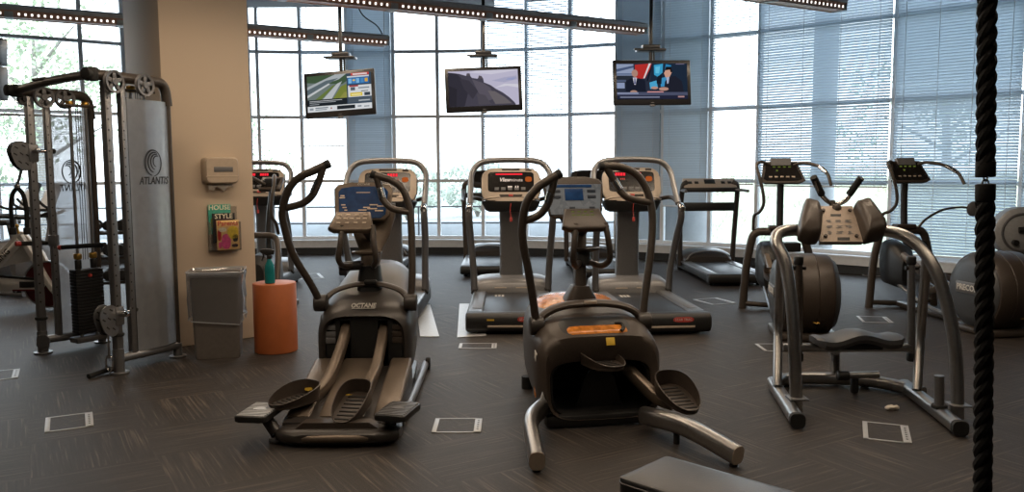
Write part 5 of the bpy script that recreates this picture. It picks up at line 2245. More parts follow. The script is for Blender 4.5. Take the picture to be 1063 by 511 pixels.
def upright_bike(label, loc, rz):
    o = thing('upright_bike', label, 'exercise bike', loc, rz, 'upright bikes behind the cable machine')
    mb = MB()
    mb.loft([[(x, p[0], .40 + p[1]) for p in sup(w, h, 24, 2.6)] for x, w, h in ((-.34, .10, .3), (-.25, .19, .52), (.05, .22, .60), (.25, .18, .5), (.33, .08, .3))])
    mb.build('drive_cover', M['grey_plastic'], o)
    mb = MB()
    mb.tube([(.22, 0, .55), (.30, 0, .85), (.27, 0, 1.05)], .05, 12, 5, flat=1.4, sq=3, up=(1, 0, 0))
    mb.build('console_post', M['grey_plastic'], o)
    R = RY(math.radians(-62))
    oc = V((.27, 0, 1.20))
    mb = MB()
    mb.box(oc, (.34, .24, .05), .02, R)
    cn = mb.build('console', M['black'], o)
    MB().box(oc + R @ V((0, 0, .026)), (.29, .20, .006), .002, R).build('screen', M['console_glare'], cn)
    MB().box(oc + R @ V((.20, 0, -.01)), (.10, .16, .08), .015, R).build('receiver_box', M['black'], cn)
    for s in (-1, 1):
        mb = MB()
        mb.tube([(.24, s * .03, 1.08), (.10, s * .20, 1.07), (-.06, s * .24, 1.15), (-.10, s * .20, 1.22)], .017, 10, 5)
        mb.build('handlebar', M['rubber'], o)
    mb = MB()
    mb.cyl((-.28, 0, .55), (-.36, 0, .92), .03, seg=14)
    mb.build('seat_post', M['steel'], o)
    mb = MB()
    mb.loft([[(x, p[0], .95 + p[1]) for p in sup(w, .08, 16, 3)] for x, w in ((-.54, .16), (-.50, .26), (-.38, .24), (-.26, .10), (-.2, .05))])
    mb.build('saddle', M['vinyl'], o)
    for x in (-.42, .45):
        mb = MB()
        mb.tube([(x, -.26, .05), (x, .26, .05)], .04, 12, 1)
        mb.build('stabiliser', M['steel_paint'], o)
    mb = MB()
    mb.box((0, 0, .06), (.85, .09, .06), .015)
    mb.build('base_beam', M['grey_plastic'], o)
    for s in (-1, 1):
        mb = MB()
        mb.tube([(-.02, s * .12, .38), (-.02 + s * .12, s * .14, .38 - s * .10)], .016, 8, 1)
        k = mb.build('crank', M['black'], o)
        MB().box((-.02 + s * .12, s * .19, .38 - s * .10), (.10, .10, .03), .006).build('pedal', M['black'], k)
    return o


upright_bike('upright bike with a leaning console painted pale with glare, between the two left posts of the cable machine', (-6.22, 10.75, 0), math.radians(72))
upright_bike('upright bike with a leaning console painted pale with glare, behind the leftmost post of the cable machine', (-6.72, 11.15, 0), math.radians(72))

# ------------------------------------------------------------------ dumbbell rack glimpsed through the cable machine
dk = thing('dumbbell_rack', 'dark three tier dumbbell rack glimpsed through the gap of the cable machine', 'dumbbell rack', (-4.62, 9.6, 0), math.radians(20))
for s in (-1, 1):
    mb = MB()
    mb.tube(fillet([(s * .26, -.22, .0), (s * .26, -.16, .06), (s * .26, .16, .95)], .04, 3), .03, 10, 1)
    mb.build('side_frame', M['dark_tube'], dk)
    MB().box((s * .26, .0, .03), (.07, .56, .05), .01).build('floor_bar', M['dark_tube'], dk)
for k in range(3):
    z = .30 + .28 * k
    y = -.06 + .095 * k
    for t in (-.07, .07):
        MB().box((0, y + t, z), (.58, .05, .03), .006, RX(.25)).build('shelf_rail', M['dark_tube'], dk)


def dumbbell(label, p, rz):
    o = thing('dumbbell', label, 'dumbbell', p, rz, 'dumbbells on the dark rack')
    MB().cyl((0, -.07, 0), (0, .07, 0), .016, seg=12).build('handle', M['chrome'], o)
    for s in (-1, 1):
        MB().cyl((0, s * .065, 0), (0, s * .155, 0), .06, seg=18, bev=.012).build('head', M['rubber'], o)
    return o


for k in range(3):
    for j in range(4):
        z = .30 + .28 * k + .09
        y = -.06 + .095 * k
        p = V((-.20 + .135 * j, y, z))
        p = Matrix.Rotation(math.radians(20), 3, 'Z') @ p + V((-4.62, 9.6, 0))
        dumbbell('black dumbbell lying on the %s tier of the dark dumbbell rack' % ('lowest', 'middle', 'top')[k], p, math.radians(20))

# ------------------------------------------------------------------ stepper beside the column
sp = thing('stair_stepper', 'dark compact stepper at the right edge of the beige column', 'stepper', (-2.80, 9.3, 0), math.radians(-6))
mb = MB()
mb.tube([(-.02, .20, .5), (-.04, .26, .95), (.0, .30, 1.38)], .034, 12, 5)
mb.build('mast', M['black'], sp)
mb = MB()
mb.tube(fillet([(-.32, .0, .0), (-.30, .1, .60), (-.24, .14, .84), (.10, .14, .84), (.17, .0, .60), (.20, -.22, 0)], .1, 5), .036, 12, 1)
mb.build('front_arch', M['dark_tube'], sp)
mb = MB()
mb.loft([[(p[0] - .06, y, .34 + p[1]) for p in sup(w, h, 24, 3)] for y, w, h in ((-.12, .2, .4), (-.04, .32, .58), (.30, .32, .62), (.42, .2, .4))])
mb.build('step_housing', M['black'], sp)
mb = MB()
mb.box((0, .1, .03), (.46, .7, .06), .015)
mb.build('base_frame', M['dark_tube'], sp)
mb = MB()
mb.tube([(.02, .30, 1.38), (.06, .2, 1.46), (.12, .08, 1.52), (.145, .0, 1.42), (.125, -.04, 1.25), (.11, -.02, 1.08), (.13, .06, .98), (.12, .14, .86)], .02, 10, 6)
mb.build('handlebar', M['dark_tube'], sp)
mb = MB()
mb.tube([(-.02, .30, 1.38), (-.12, .2, 1.46), (-.22, .08, 1.52), (-.25, .0, 1.42), (-.23, -.04, 1.25), (-.22, .1, .86)], .02, 10, 6)
mb.build('handlebar', M['dark_tube'], sp)
mb = MB()
mb.box((0, .28, 1.42), (.26, .20, .05), .015, RX(.8))
cn = mb.build('console', M['casing_brown'], sp)
MB().box(V((0, .28, 1.42)) + RX(.8) @ V((0, 0, .026)), (.20, .13, .004), .001, RX(.8)).build('screen', M['dark_screen'], cn)
for s in (-1, 1):
    mb = MB()
    mb.tube([(s * .10 - .04, .1, .30), (s * .10 - .02, -.20, .20 + .05 * s)], .024, 8, 1)
    a_ = mb.build('pedal_arm', M['bronze'], sp)
    MB().box((s * .10 - .02, -.24, .22 + .05 * s), (.13, .26, .03), .01).build('pedal', M['rubber'], a_)

# ------------------------------------------------------------------ machine cut by the right edge
rm = thing('crank_trainer', 'pale grey machine with a round shroud, cut by the right edge behind the rope', 'exercise machine', (6.10, 9.95, 0), math.radians(-8))
mb = MB()
mb.lathe([(.27, -.10), (.30, -.08), (.305, 0), (.30, .08), (.27, .10)], (0, 0, .80), RX(PI / 2), 40)
sh = mb.build('round_shroud', M['pale'], rm)
mb = MB()
mb.lathe([(.22, .099), (.235, .106), (.22, .112), (.205, .106)], (0, 0, .80), RX(PI / 2), 36, False)
mb.build('shroud_ring', M['grey_plastic'], sh)
mb = MB()
mb.tube([(-.05, -.13, .83), (.15, -.15, .84), (.45, -.17, .80)], .026, 10, 4, flat=1.4)
mb.cyl((-.08, -.10, .68), (-.08, -.16, .68), .035, seg=14)
mb.build('crank_arm', M['black'], rm)
mb = MB()
mb.loft([[(x0, p[0], z) for x0, p in [(q[0], (q[1],)) for q in sup(w, d_, 20, 3)]] for z, w, d_ in ((.05, .5, .26), (.3, .4, .22), (.6, .34, .2))])
mb.build('pedestal', M['casing'], rm)
MB().box((.1, 0, .03), (.9, .34, .06), .02).build('base_frame', M['dark_tube'], rm)
mb = MB()
mb.tube([(.12, .0, 1.05), (.17, 0, 1.14)], .035, 10, 1)
mb.box((.21, 0, 1.15), (.20, .14, .10), .03, RY(.7))
mb.build('hand_support', M['bronze'], rm)
# ------------------------------------------------------------------ televisions on ceiling poles
_em_cache = {}


def emc(h, k=.9):
    if h not in _em_cache:
        _em_cache[h] = em('screen_colour_' + h, h, k)
    return _em_cache[h]


def tele(label, c, w, h, yaw, roll, tilt, picture, shelf_h, off=0.0):
    """c: centre of the screen; picture: list of (colour, polygon in 0..1 screen coordinates)"""
    R = RZ(yaw) @ RX(-tilt) @ RY(roll)
    o = thing('television', label, 'television', c, 0, 'televisions hung from the ceiling')
    Rm = R.to_4x4()
    mb = MB(Rm)
    mb.box((0, 0, 0), (w, .045, h), .008)
    mb.box((0, .035, -.02), (w * .7, .05, h * .6), .015)
    mb.build('casing', M['tv_black'], o)
    iw, ih = w * .91, h * .80
    zc = h * .025
    mb = MB(Rm)
    mats = []
    for k, (colr, poly) in enumerate(picture):
        m_ = emc(colr)
        if m_ not in mats:
            mats.append(m_)
        mb.mi = mats.index(m_)
        y = -.0232 - .00025 * k
        mb.poly([(-iw / 2 + p[0] * iw, y, zc - ih / 2 + p[1] * ih) for p in poly])
    mb.build('screen', mats, o, norm=False)
    mb = MB(Rm)
    mb.box((0, -.022, -h / 2 + .025), (.04, .003, .008))
    mb.box((0, -.01, -h / 2 - .008), (.06, .03, .02), .004)
    mb.build('logo_badge', M['grey_plastic'], o)
    mb = MB()
    top = Z_CEIL - c[2]
    sz = shelf_h
    mb.tube([(off, .09, -.02), (off, .09, top)], .022, 10, 1)
    mb.build('ceiling_pole', M['tv_black'], o)
    mb = MB(Matrix.Rotation(yaw * .5, 4, 'Z'))
    mb.box((off, .09, sz), (.34, .16, .028), .008)
    mb.box((off, .09, sz + .035), (.20, .13, .05), .01)
    mb.box((off - .12, .06, sz + .008), (.16, .06, .02), .004)
    mb.build('equipment_shelf', M['tv_black'], o)
    mb = MB()
    mb.box((off, .07, -.02), (.10, .10, .22), .015)
    mb.tube([(off + .04, .09, .2), (off + .035, .1, sz)], .012, 8, 1)
    mb.build('tilt_bracket', M['tv_black'], o)
    return o


R4 = lambda x0, y0, x1, y1: [(x0, y0), (x1, y0), (x1, y1), (x0, y1)]
pic1 = [('#6f7b78', R4(0, 0, 1, 1)), ('#42573f', [(0, 1), (0, .82), (.55, .72), (.62, .8), (.62, 1)]), ('#a9b0b4', [(0, .62), (.5, .86), (.62, 1), (.44, 1), (0, .70)]),
        ('#5d6a70', [(0, .45), (.35, .76), (.5, .9), (.3, .85), (0, .62)]), ('#c4c8ca', [(0, .40), (.36, .74), (.34, .77), (0, .47)]), ('#66783f', [(.12, .34), (.40, .70), (.45, .72), (.22, .34)]),
        ('#b9bec1', [(.24, .34), (.47, .74), (.55, .8), (.38, .34)]), ('#77813a', [(.40, .34), (.53, .66), (.62, .72), (.62, .34)]), ('#8d8f4a', [(.50, .34), (.58, .5), (.62, .5), (.62, .34)]),
        ('#20262b', R4(0, .16, .62, .34)), ('#c9ccd0', R4(.03, .29, .54, .305)), ('#aab0b5', R4(.03, .25, .44, .265)), ('#aab0b5', R4(.03, .20, .18, .215)),
        ('#3b4a5c', R4(.62, .16, 1, 1)), ('#c4423f', R4(.69, .93, .97, 1)), ('#e4d8d8', R4(.72, .945, .94, .985)), ('#cfd4d8', R4(.63, .88, .97, .92)),
        ('#2f6aa5', R4(.64, .70, .97, .88)), ('#7fb4dc', R4(.65, .72, .70, .85)), ('#4b86bd', R4(.71, .72, .76, .85)), ('#7fb4dc', R4(.77, .72, .82, .85)), ('#4b86bd', R4(.84, .72, .89, .85)), ('#d9a640', R4(.905, .74, .95, .84)),
        ('#e5c15a', R4(.715, .78, .755, .82)), ('#d6d9dc', R4(.64, .34, 1, .66)), ('#a33f40', R4(.66, .62, .80, .66)), ('#59636d', R4(.68, .52, .75, .61)), ('#8b949b', R4(.80, .56, .97, .60)), ('#30353b', R4(.84, .48, .95, .5)),
        ('#d8bf3d', R4(.67, .36, .86, .46)), ('#efe7b0', R4(.69, .39, .84, .42)), ('#3b444d', R4(.89, .36, .98, .45)), ('#4f5a64', R4(.64, .19, 1, .31)), ('#b8bec4', R4(.80, .22, .97, .25)),
        ('#d9dcdf', R4(0, .0, 1, .155)), ('#8f98a0', R4(.03, .05, .09, .11)), ('#737d86', R4(.12, .09, .32, .12)), ('#8f98a0', R4(.12, .04, .30, .07)), ('#23282d', R4(.46, .03, .74, .13)), ('#9a4a42', R4(.36, .06, .38, .1)), ('#858e96', R4(.78, .06, .84, .1)), ('#858e96', R4(.88, .05, .96, .08))]
ridge = [(0, .97), (.08, .95), (.15, .93), (.2, .90), (.26, .86), (.27, .89), (.31, .88), (.34, .80), (.42, .77), (.44, .82), (.5, .78), (.51, .66), (.60, .58), (.64, .52), (.68, .46), (.77, .36), (.86, .22), (.93, .08), (.95, .02)]
pic2 = [('#bdb9cf', R4(0, 0, 1, 1)), ('#cfccdc', [(.3, .95), (.62, .88), (1, .97), (1, 1), (.4, 1)]), ('#a9a9c4', [(.62, .70), (.80, .64), (.99, .72), (.98, .82), (.80, .78)]), ('#9aa0c6', [(.82, .71), (.93, .70), (.98, .77), (.86, .76)]),
        ('#d4d2de', [(.66, .50), (.84, .54), (1, .48), (1, .58), (.8, .60)]), ('#474450', ridge + [(.95, 0), (0, 0)]), ('#34323c', [(0, .97), (.12, .94), (.3, .55), (.22, 0), (0, 0)]), ('#5a5560', [(.34, .76), (.5, .64), (.6, .5), (.66, .2), (.5, .1), (.42, .4)]),
        ('#3c3943', [(.16, .8), (.3, .72), (.42, .42), (.34, .2), (.22, .5)]), ('#6a6468', [(.56, .42), (.66, .4), (.80, .22), (.9, .04), (.66, .04)]), ('#4f4b54', [(.4, .36), (.52, .3), (.6, .04), (.42, .04)]), ('#2d2b33', [(0, .6), (.12, .5), (.1, 0), (0, 0)]),
        ('#565058', [(.26, .86), (.27, .93), (.31, .93), (.32, .86)]), ('#565058', [(.43, .78), (.44, .86), (.48, .84), (.5, .76)])]


def ell(cx, cy, rx, ry, n=14):
    return [(cx + rx * math.cos(2 * PI * k / n), cy + ry * math.sin(2 * PI * k / n)) for k in range(n)]


pic3 = [('#2a3040', R4(0, 0, 1, 1)), ('#8f9cb8', R4(0, .66, .24, .98)), ('#4a5878', [(0, .76), (.24, .88), (.24, .94), (0, .84)]), ('#5a6988', R4(0, .68, .22, .72)), ('#2a2f38', R4(0, .36, .20, .64)), ('#8c99ba', R4(0, .30, .11, .46)), ('#4d5872', R4(0, .48, .13, .54)),
        ('#b5302c', [(.26, .96), (.52, 1), (.40, .58), (.26, .56)]), ('#d9d3d6', [(.46, 1), (.49, 1), (.395, .58), (.375, .58)]), ('#131722', [(.5, 1), (.52, 1), (.44, .5), (.42, .5)]),
        ('#1d2a3c', [(.50, 1), (.46, .1), (1, .1), (1, 1)]), ('#3a9cc8', [(.53, .95), (.66, .99), (.65, .74), (.58, .62), (.53, .68)]), ('#64bfe0', [(.55, .9), (.62, .92), (.6, .72), (.55, .72)]), ('#2d7fb0', [(.70, .98), (.78, .94), (.72, .76), (.68, .80)]), ('#4aa4cf', [(.46, .46), (.56, .52), (.58, .30), (.47, .28)]), ('#3c8fc0', [(.62, .58), (.70, .62), (.71, .36), (.62, .34)]),
        ('#171d29', [(.58, .64), (.64, .68), (.63, .42), (.56, .44)]),
        ('#1b1f2d', [(.12, .20), (.13, .50), (.20, .58), (.32, .58), (.40, .52), (.41, .20)]), ('#ad8577', ell(.255, .72, .045, .105)), ('#c9c6d2', [(.225, .60), (.285, .60), (.265, .40), (.245, .40)]), ('#5a5f86', [(.247, .58), (.263, .58), (.268, .42), (.242, .42)]), ('#b08a7c', ell(.235, .20, .05, .045)),
        ('#20222e', [(.66, .16), (.68, .48), (.73, .62), (.83, .64), (.92, .5), (.95, .16)]), ('#c99a86', [(.67, .72), (.70, .84), (.76, .86), (.78, .74), (.75, .62), (.69, .60)]), ('#1a1719', [(.68, .80), (.70, .90), (.77, .90), (.79, .76), (.765, .74), (.755, .82)]), ('#a8b0ca', [(.70, .60), (.745, .62), (.73, .44), (.71, .42)]), ('#b88e80', ell(.66, .28, .07, .05)), ('#b88e80', ell(.53, .31, .05, .04)),
        ('#4b5068', R4(0, .10, 1, .19)), ('#8c94b2', R4(0, .14, .30, .18)), ('#c78c8c', [(.42, .18), (.66, .18), (.65, .215), (.43, .215)]), ('#23263a', R4(0, .0, 1, .10)), ('#8288a0', R4(.04, .035, .60, .065)), ('#b0898a', R4(.86, .04, .95, .08)), ('#77708a', R4(.84, .965, .96, .985))]
c1 = atd(353, 97.5, 9.7)
tele('television showing a motorway beside a news panel', c1, .845, .525, math.radians(-8), math.radians(-3.4), math.radians(6), pic1, .42)
c2 = atd(502, 93, 10.25)
tele('television showing a rocky hillside under a lilac sky', c2, .935, .54, math.radians(2), math.radians(-2.2), math.radians(5), pic2, .41)
c3 = atd(676.5, 86, 9.8)
tele('television showing two news presenters in suits at a desk', c3, .915, .525, math.radians(4), math.radians(-.3), math.radians(8), pic3, .385)
# speaker / screen at the very left edge
o = thing('wall_speaker', 'black hanging speaker cut by the left edge of the photo', 'speaker', atd(-9, 75, 8.0))
MB().box((0, 0, .20), (.22, .22, .26), .02, RY(.08)).build('cabinet', M['tv_black'], o)
MB().box((0, 0, -.10), (.20, .2, .32), .015, RY(.04)).build('lower_cabinet', M['casing'], o)
MB().tube([(0, 0, .3), (0, 0, Z_CEIL - o.location.z)], .015, 8, 1).build('hanging_rod', M['tv_black'], o)
MB().prism(sup(.14, .2, 20, 3), .01, FACE_CAM, (0, -.105, .20)).build('grille', M['rubber'], o)

# ------------------------------------------------------------------ things on the column
CA = COLUMN_ANG
p = on_column(226.5, 177)
pd_ = thing('paper_towel_dispenser', 'beige paper towel dispenser on the beige column', 'towel dispenser', p, CA)
mb = MB()
mb.loft([[(p_[0], -y, p_[1]) for p_ in sup(w, h, 28, 7)] for y, w, h in ((0, .31, .245), (.08, .31, .245), (.105, .30, .235), (.115, .28, .215))])
cs = mb.build('casing', M['dispenser'], pd_)
MB().box((.01, -.116, .01), (.17, .006, .045), .002).build('window', M['grey_plastic'], cs)
MB().box((0, -.106, -.055), (.30, .025, .012), .004).build('cover_lip', M['dispenser'], cs)
mb = MB()
rows_ = []
for i in range(15):
    x = -.11 + .22 * i / 14
    zb = -.165 - .018 * math.sin(i * .9) - .01 * math.cos(i * 2.1)
    rows_.append([(x, -.05, -.115), (x, -.058, -.14), (x, -.052 + .006 * math.sin(i), zb), (x, -.050 + .006 * math.sin(i), zb), (x, -.056, -.14), (x, -.048, -.115)])
mb.loft(rows_)
mb.build('paper_towel', M['paper'], pd_)
p = on_column(231, 238)
mr = thing('magazine_rack', 'clear acrylic magazine rack on the beige column', 'magazine rack', p, CA)
mb = MB()
mb.box((0, -.004, .0), (.27, .006, .42), .001)
mb.box((0, -.10, -.06), (.27, .005, .26), .001)
mb.box((0, -.05, -.19), (.27, .10, .006), .001)
for s in (-1, 1):
    mb.box((s * .133, -.05, -.06), (.005, .10, .26), .001)
mb.build('pocket', M['acrylic'], mr)
mg = {'teal_cover': '#3f9a84', 'dark_cover': '#3a2530', 'yellow_cover': '#e0b878', 'yellow_print': '#e8c93a', 'pink_print': '#e0508e', 'red_print': '#b8242c', 'cream_print': '#e6ddc4', 'olive_print': '#7d8440', 'black_cover': '#1d1a1a'}
for k, h in mg.items():
    M[k] = pm(k, h, .35, 0, .18, 40)


def mag(label, dx, dy, dz, cover, title, tcol, deco):
    q = V(p) + RZ(CA) @ V((dx, dy, dz))
    o = thing('magazine', label, 'magazine', q, CA, 'magazines in the acrylic rack')
    MB().box((0, 0, 0), (.205, .008, .27), .001).build('pages', M[cover], o)
    mb = MB()
    mb.text(title, .062, FACE_CAM, (0, -.0045, .105), .0005, bold=.001)
    mb.build('title', M[tcol], o)
    for nm, col, x, z, w, h in deco:
        mb = MB()
        mb.prism([(u * w / 2, v * h / 2) for u, v in [(a / 1.0, b / 1.0) for a, b in sup(2, 2, 16, 2.6)]], .0006, FACE_CAM, (x, -.0042, z))
        mb.build(nm, M[col], o)
    return o


mag('teal covered magazine at the back of the acrylic rack', -.03, -.022, .095, 'teal_cover', 'HOUSE', 'cream_print', [('cover_photo', 'olive_print', 0, -.03, .17, .15)])
mag('dark covered magazine in the middle of the acrylic rack', -.002, -.045, .015, 'black_cover', 'STYLE', 'cream_print', [('cover_photo', 'dark_cover', 0, .03, .18, .12)])
mag('yellow magazine with a pink figure at the front of the acrylic rack', .024, -.072, -.05, 'yellow_cover', 'Parents', 'red_print', [('cover_print', 'yellow_print', .045, .02, .10, .12), ('cover_print', 'cream_print', -.05, .05, .07, .04), ('cover_figure', 'pink_print', -.02, -.06, .085, .14), ('cover_print', 'black_cover', .065, -.03, .05, .07), ('cover_print', 'red_print', -.08, .0, .035, .10), ('cover_print', 'pink_print', -.075, -.09, .03, .06), ('cover_print', 'dark_cover', .06, -.10, .06, .03)])

M['bag_streak'] = clear_mat('bag_film_streak', (.85, .86, .88), 1.0, .15, .55)  # whiter film, paints bright streaks along the liner's rim and bunched lower edge
# ------------------------------------------------------------------ bin, orange stool, spray bottle
bn = thing('waste_bin', 'grey rectangular waste bin with a clear liner, beside the orange cylinder', 'waste bin', (-2.52, 7.01, 0), math.radians(12))
mb = MB()


def rr(w, d, z, r=.03):
    q = fillet([(-w / 2, -d / 2, z), (w / 2, -d / 2, z), (w / 2, d / 2, z), (-w / 2, d / 2, z)], r, 4, True)
    return [(p_.x, p_.y, z) for p_ in q]


mb.loft([rr(.355, .245, .0), rr(.36, .25, .012), rr(.405, .285, .69), rr(.42, .30, .695), rr(.42, .30, .72), rr(.40, .28, .72), rr(.392, .272, .69), rr(.345, .235, .02)])
mb.build('bin_body', M['bin'], bn)
mb = MB()
rings = []
rnd = random.Random(5)
for z, gx in ((.60, .385), (.70, .40), (.735, .425), (.74, .445), (.71, .452), (.62, .440), (.50, .438), (.40, .432), (.335, .438)):
    q = rr(gx, gx - .12, z)
    out = []
    for i, p_ in enumerate(q):
        f = 1 + rnd.uniform(-.02, .035)
        dz = rnd.uniform(-.008, .008) if z > .3 else 0
        if z < .35:
            dz = .03 * math.sin(i * .8) + .02 * math.sin(i * 2.3)
        out.append((p_[0] * f, p_[1] * f, p_[2] + dz))
    rings.append(out)
mb.loft(rings, False, False)
mb.build('liner', M['bag'], bn, 'crinkled clear plastic liner', norm=False, angle=25)
for rg, nm in ((rings[-1], 'liner_hem_streak'), (rings[3], 'liner_fold_streak')):
    mb = MB()
    mb.tube([(p_[0] * 1.01, p_[1] * 1.01, p_[2] + rnd.uniform(-.006, .006)) for p_ in rg], .0045, 5, 1, closed=True)
    mb.build(nm, M['bag_streak'], bn)
os_ = MB().lathe([(.178, 0), (.185, .006), (.185, .598), (.180, .606), (.174, .608)], seg=48).build('cylinder_stool', M['orange'])
os_.location = (-2.085, 7.2, 0)
tag(os_, 'bright orange cylinder standing on the floor right of the waste bin', 'side table')
q = V((-2.085, 7.2, .608)) + V((-.02, -.06, 0))
sp_ = thing('spray_bottle', 'teal spray bottle with a black trigger on the orange cylinder', 'spray bottle', q, math.radians(200))
sp_.scale = (1.3, 1.3, 1.38)
mb = MB()
mb.lathe([(.030, 0), (.034, .005), (.034, .09), (.030, .115), (.015, .145), (.013, .165)], seg=24)
mb.build('bottle', M['teal'], sp_)
mb = MB()
mb.cyl((0, 0, .155), (0, 0, .18), .017, seg=16, bev=.003)
mb.prism([(-.03, .18), (.02, .178), (.055, .195), (.06, .215), (.02, .222), (-.035, .21)], .022, FACE_CAM, (0, .011, 0), .004)
mb.tube([(.04, 0, .198), (.036, 0, .17), (.05, 0, .145)], .006, 8, 4)
mb.build('trigger_head', M['black'], sp_)

# ------------------------------------------------------------------ climbing rope
rx, ry = atd(1020, 200, 2.02).x, 2.02
rope = thing('climbing_rope', 'thick black twisted rope with two ferrules and an eye link, hanging from the ceiling', 'rope', (rx, ry, 0))
q1, q2 = atd(1024.7, 5, 2.02), atd(1020, 505, 2.02)
tilt = math.atan2(q1.x - q2.x, q1.z - q2.z)
rope.rotation_euler = (0, tilt, 0)
rope.location = (q2.x - math.tan(tilt) * q2.z, ry, 0)


def twisted(z0, z1, name, rad=.0125, pitch=.105):
    mb = MB()
    n = int((z1 - z0) / .010)
    for s in range(3):
        pts = []
        for i in range(n + 1):
            z = z0 + (z1 - z0) * i / n
            a = 2 * PI * z / pitch + s * 2 * PI / 3
            pts.append((math.cos(a) * .0108, math.sin(a) * .0108, z))
        mb.tube(pts, rad, 8, 1)
    return mb.build(name, M['rope'], rope)


zl = atd(1020, 206, 2.02).z
zu = atd(1020, 180, 2.02).z
twisted(.12, zl - .004, 'lower_rope')
twisted(zu + .004, Z_CEIL - .03, 'upper_rope')
za, zb = atd(1020, 190.5, 2.02).z, atd(1020, 183.5, 2.02).z
for a, b, r, nm in ((zl - .005, za, .0225, 'rope_ferrule'), (zb, zu + .03, .0225, 'rope_ferrule')):
    MB().cyl((0, 0, a), (0, 0, b), r, seg=24, bev=.003).build(nm, M['rubber'], rope)
mb = MB()
for c, R in (((0, 0, za + .002), RX(PI / 2)), ((0, 0, zb - .002), RX(PI / 2) @ RY(PI / 2))):
    ring_ = [V(c) + R @ V((math.cos(2 * PI * k / 16) * .0075, math.sin(2 * PI * k / 16) * .0085, 0)) for k in range(16)]
    mb.tube(ring_, .0022, 8, 1, closed=True)
mb.build('eye_link', M['steel'], rope)
MB().box((0, 0, Z_CEIL - .02), (.12, .12, .04), .01).build('ceiling_mount', M['steel_paint'], rope)

# ------------------------------------------------------------------ bench in front
ba, bb = gnd(637, 491, .45), gnd(694, 476, .45)
across = (bb - ba).normalized()
along = V((across.y, -across.x, 0))
far_r = gnd(818, 511, .45)
along = (far_r - bb).normalized()
bc = (ba + bb) / 2
bench = thing('weight_bench', 'black vinyl padded bench below the elliptical with splayed silver legs', 'bench', (*bc.xy, 0), math.atan2(along.y, along.x))
W_ = (bb - ba).length + .05
LB = 1.15
mb = MB()
outl = fillet([(0, -W_ / 2, 0), (LB, -W_ / 2, 0), (LB, W_ / 2, 0), (0, W_ / 2, 0)], .045, 6, True)
po = [(p_.x, p_.y) for p_ in outl]
cxm, cym = LB / 2, 0
prof = [(.985, .385), (1.0, .392), (1.0, .428), (.992, .442), (.975, .449), (.93, .452)]


def shr(k):
    d = (1 - k) * .5
    return [(min(max(x, d * .6), LB - d * .6), min(max(y, -W_ / 2 + d * .6), W_ / 2 - d * .6)) for x, y in po]


mb.loft([[(x, y, z) for x, y in shr(k)] for k, z in prof])
pad = mb.build('pad', M['vinyl'], bench)
mb = MB()
mb.tube([(p_[0], p_[1], .43) for p_ in shr(1.0)], .004, 6, 1, closed=True)
mb.build('seam_piping', M['vinyl'], pad)
MB().box((LB / 2, 0, .37), (LB * .9, .06, .05), .01).build('spine_beam', M['steel_paint'], bench)
for x in (.16, LB - .16):
    MB().box((x, 0, .19), (.05, .05, .34), .008).build('leg', M['steel_paint'], bench)
    MB().box((x, 0, .02), (.06, .46 if x > .5 else .30, .04), .01).build('foot_bar', M['steel_paint'], bench)

# ------------------------------------------------------------------ metal framed floor boxes
M['box_trim'] = pm('floor_box_trim', (.46, .47, .48), .45, .3, .06, 40)


def floor_box(px, py, w, d, rz, label):
    g = gnd(px, py)
    o = thing('floor_box', label, 'floor outlet', (g.x, g.y, 0), rz, 'metal framed floor outlets')
    mb = MB()
    t, t2 = .014, .028
    mb.box((0, d / 2 - t / 2, .002), (w, t, .005), .001)
    mb.box((0, -d / 2 + t / 2, .002), (w, t, .005), .001)
    mb.box((-w / 2 + t2 / 2, 0, .002), (t2, d, .005), .001)
    mb.box((w / 2 - t2 * .8, 0, .002), (t2 * 1.6, d, .005), .001)
    fr_ = mb.build('trim_frame', M['box_trim'], o)
    MB().box((-.01, 0, .001), (w - t2 * 2, d - t * 2, .003)).build('carpet_inset', M['carpet'], o)
    mb = MB()
    for k in range(6):
        mb.box((w / 2 - t2 * .8, -d * .3 + k * d * .12, .0048), (.012, d * .05, .001))
    mb.build('cable_slot', M['black'], fr_)
    return o


D = math.radians
floor_box(475, 442, .30, .29, D(0), 'metal framed floor outlet between the two front ellipticals')
floor_box(72, 438.5, .27, .34, D(28), 'metal framed floor outlet on the open carpet at the left')
floor_box(-1, 390, .27, .34, D(28), 'metal framed floor outlet cut by the left edge of the photo')
floor_box(920, 449, .26, .36, D(-22), 'metal framed floor outlet under the stretching machine, by the wrapper')
floor_box(908, 332, .30, .36, D(-12), 'metal framed floor outlet behind the stretching machine seat')
floor_box(806, 361, .30, .30, D(0), 'metal framed floor outlet beside the left strut of the stretching machine')
floor_box(905, 284.5, .28, .50, D(-20), 'metal framed floor outlet near the wide blind window')
floor_box(496, 359.5, .34, .22, D(0), 'small metal framed floor outlet in front of the middle treadmill')
floor_box(742, 313, .34, .42, D(20), 'metal framed floor outlet right of the treadmill by the right elliptical')
floor_box(322, 287, .34, .6, D(20), 'metal framed floor outlet far back, left of the blue console elliptical')
# crumpled wrapper
g = gnd(926, 426)
mb = MB()
rnd = random.Random(3)
rings = []
for i in range(7):
    u = -1 + 2 * i / 6
    rad = .016 * math.sqrt(max(.08, 1 - u * u)) + .004
    rings.append([(u * .045, math.cos(2 * PI * k / 9) * rad * rnd.uniform(.6, 1.4), max(.001, .017 + math.sin(2 * PI * k / 9) * rad * rnd.uniform(.6, 1.3))) for k in range(9)])
mb.loft(rings)
o = mb.build('crumpled_wrapper', M['paper'], angle=5)
o.location = g
tag(o, 'small crumpled wrapper on the carpet inside the stretching machine', 'litter')
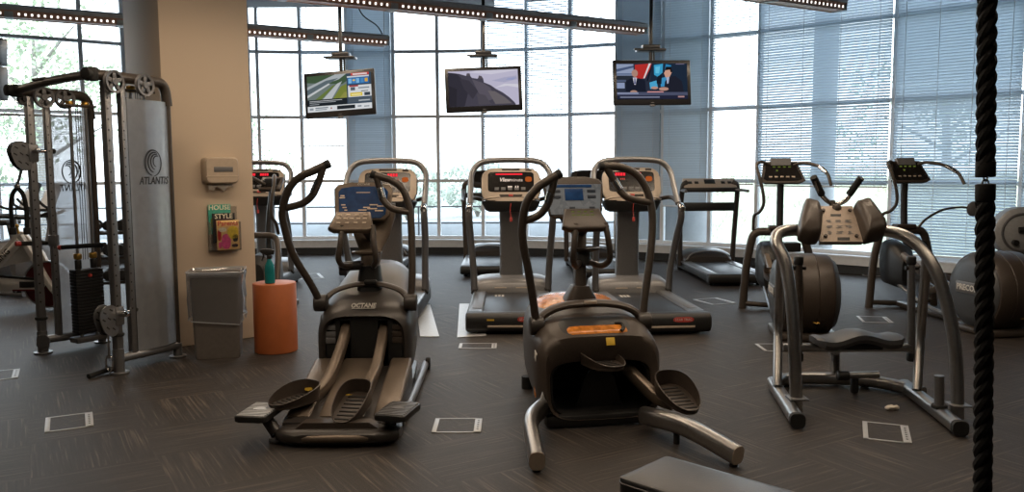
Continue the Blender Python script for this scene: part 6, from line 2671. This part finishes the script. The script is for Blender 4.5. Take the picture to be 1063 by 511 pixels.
# ------------------------------------------------------------------ tidy the parts
SPLIT = {'keypad': 'key', 'hood_slot': 'hood_slot', 'console_trim': 'console_trim', 'plate_badge': 'plate_badge', 'plate_bolt': 'plate_bolt', 'bush': 'bush', 'selector_pin': 'selector_pin', 'vent_label': 'vent_label', 'button': 'button',
         'lit_keypad': 'lit_key', 'lit_indicator': 'indicator', 'foot_bar_clamp': 'foot_bar_clamp', 'hanger_bolt': 'hanger_bolt', 'led_digits': 'led_digit', 'dim_digits': 'dim_digit', 'belt_print': 'belt_mark', 'shelf_rail': 'shelf_rail',
         'reflector_strip': 'reflector_strip', 'stack_crown': 'stack_crown', 'equipment_shelf': 'equipment_shelf', 'logo_badge': 'logo_badge', 'tilt_bracket': 'tilt_bracket', 'plunger': 'plunger', 'handlebar': 'handlebar', 'crank_arm': 'crank_arm', 'plate_slot': 'plate_slot', 'panel_print': 'panel_print', 'hand_support': 'hand_support', 'resistance_knob': 'resistance_knob'}


def split_islands(o, new):
    bm = bmesh.new()
    bm.from_mesh(o.data)
    bm.verts.ensure_lookup_table()
    seen, isl = set(), []
    for v in bm.verts:
        if v.index in seen:
            continue
        stack, comp = [v], []
        seen.add(v.index)
        while stack:
            a = stack.pop()
            comp.append(a.index)
            for e in a.link_edges:
                b = e.other_vert(a)
                if b.index not in seen:
                    seen.add(b.index)
                    stack.append(b)
        isl.append(set(comp))
    bm.free()
    o.name = new
    if len(isl) < 2:
        return
    src = o.data
    for k, comp in enumerate(isl):
        b2 = bmesh.new()
        b2.from_mesh(src)
        bmesh.ops.delete(b2, geom=[v for v in b2.verts if v.index not in comp], context='VERTS')
        me = bpy.data.meshes.new(new)
        b2.to_mesh(me)
        b2.free()
        for m in src.materials:
            me.materials.append(m)
        if k == 0:
            o.data = me
        else:
            c = o.copy()
            c.data = me
            COL.objects.link(c)


for o in [x for x in SC.objects if x.type == 'MESH' and x.parent is not None]:
    base = o.name.split('.')[0]
    if base in SPLIT:
        split_islands(o, SPLIT[base])


def depth_of(o):
    d = 0
    while o.parent is not None:
        o = o.parent
        d += 1
    return d


for o in list(SC.objects):
    while depth_of(o) > 2:
        o.parent = o.parent.parent

# ------------------------------------------------------------------ colour management
vs = SC.view_settings
vs.view_transform = 'Standard'
vs.look = 'None'
vs.exposure = 0.0
vs.gamma = 1.0
vs.use_curve_mapping = False
SC.cycles.max_bounces = 10
SC.cycles.transparent_max_bounces = 24
SC.cycles.diffuse_bounces = 5
SC.cycles.caustics_reflective = False
SC.cycles.caustics_refractive = False
SC.cycles.sample_clamp_indirect = 6.0
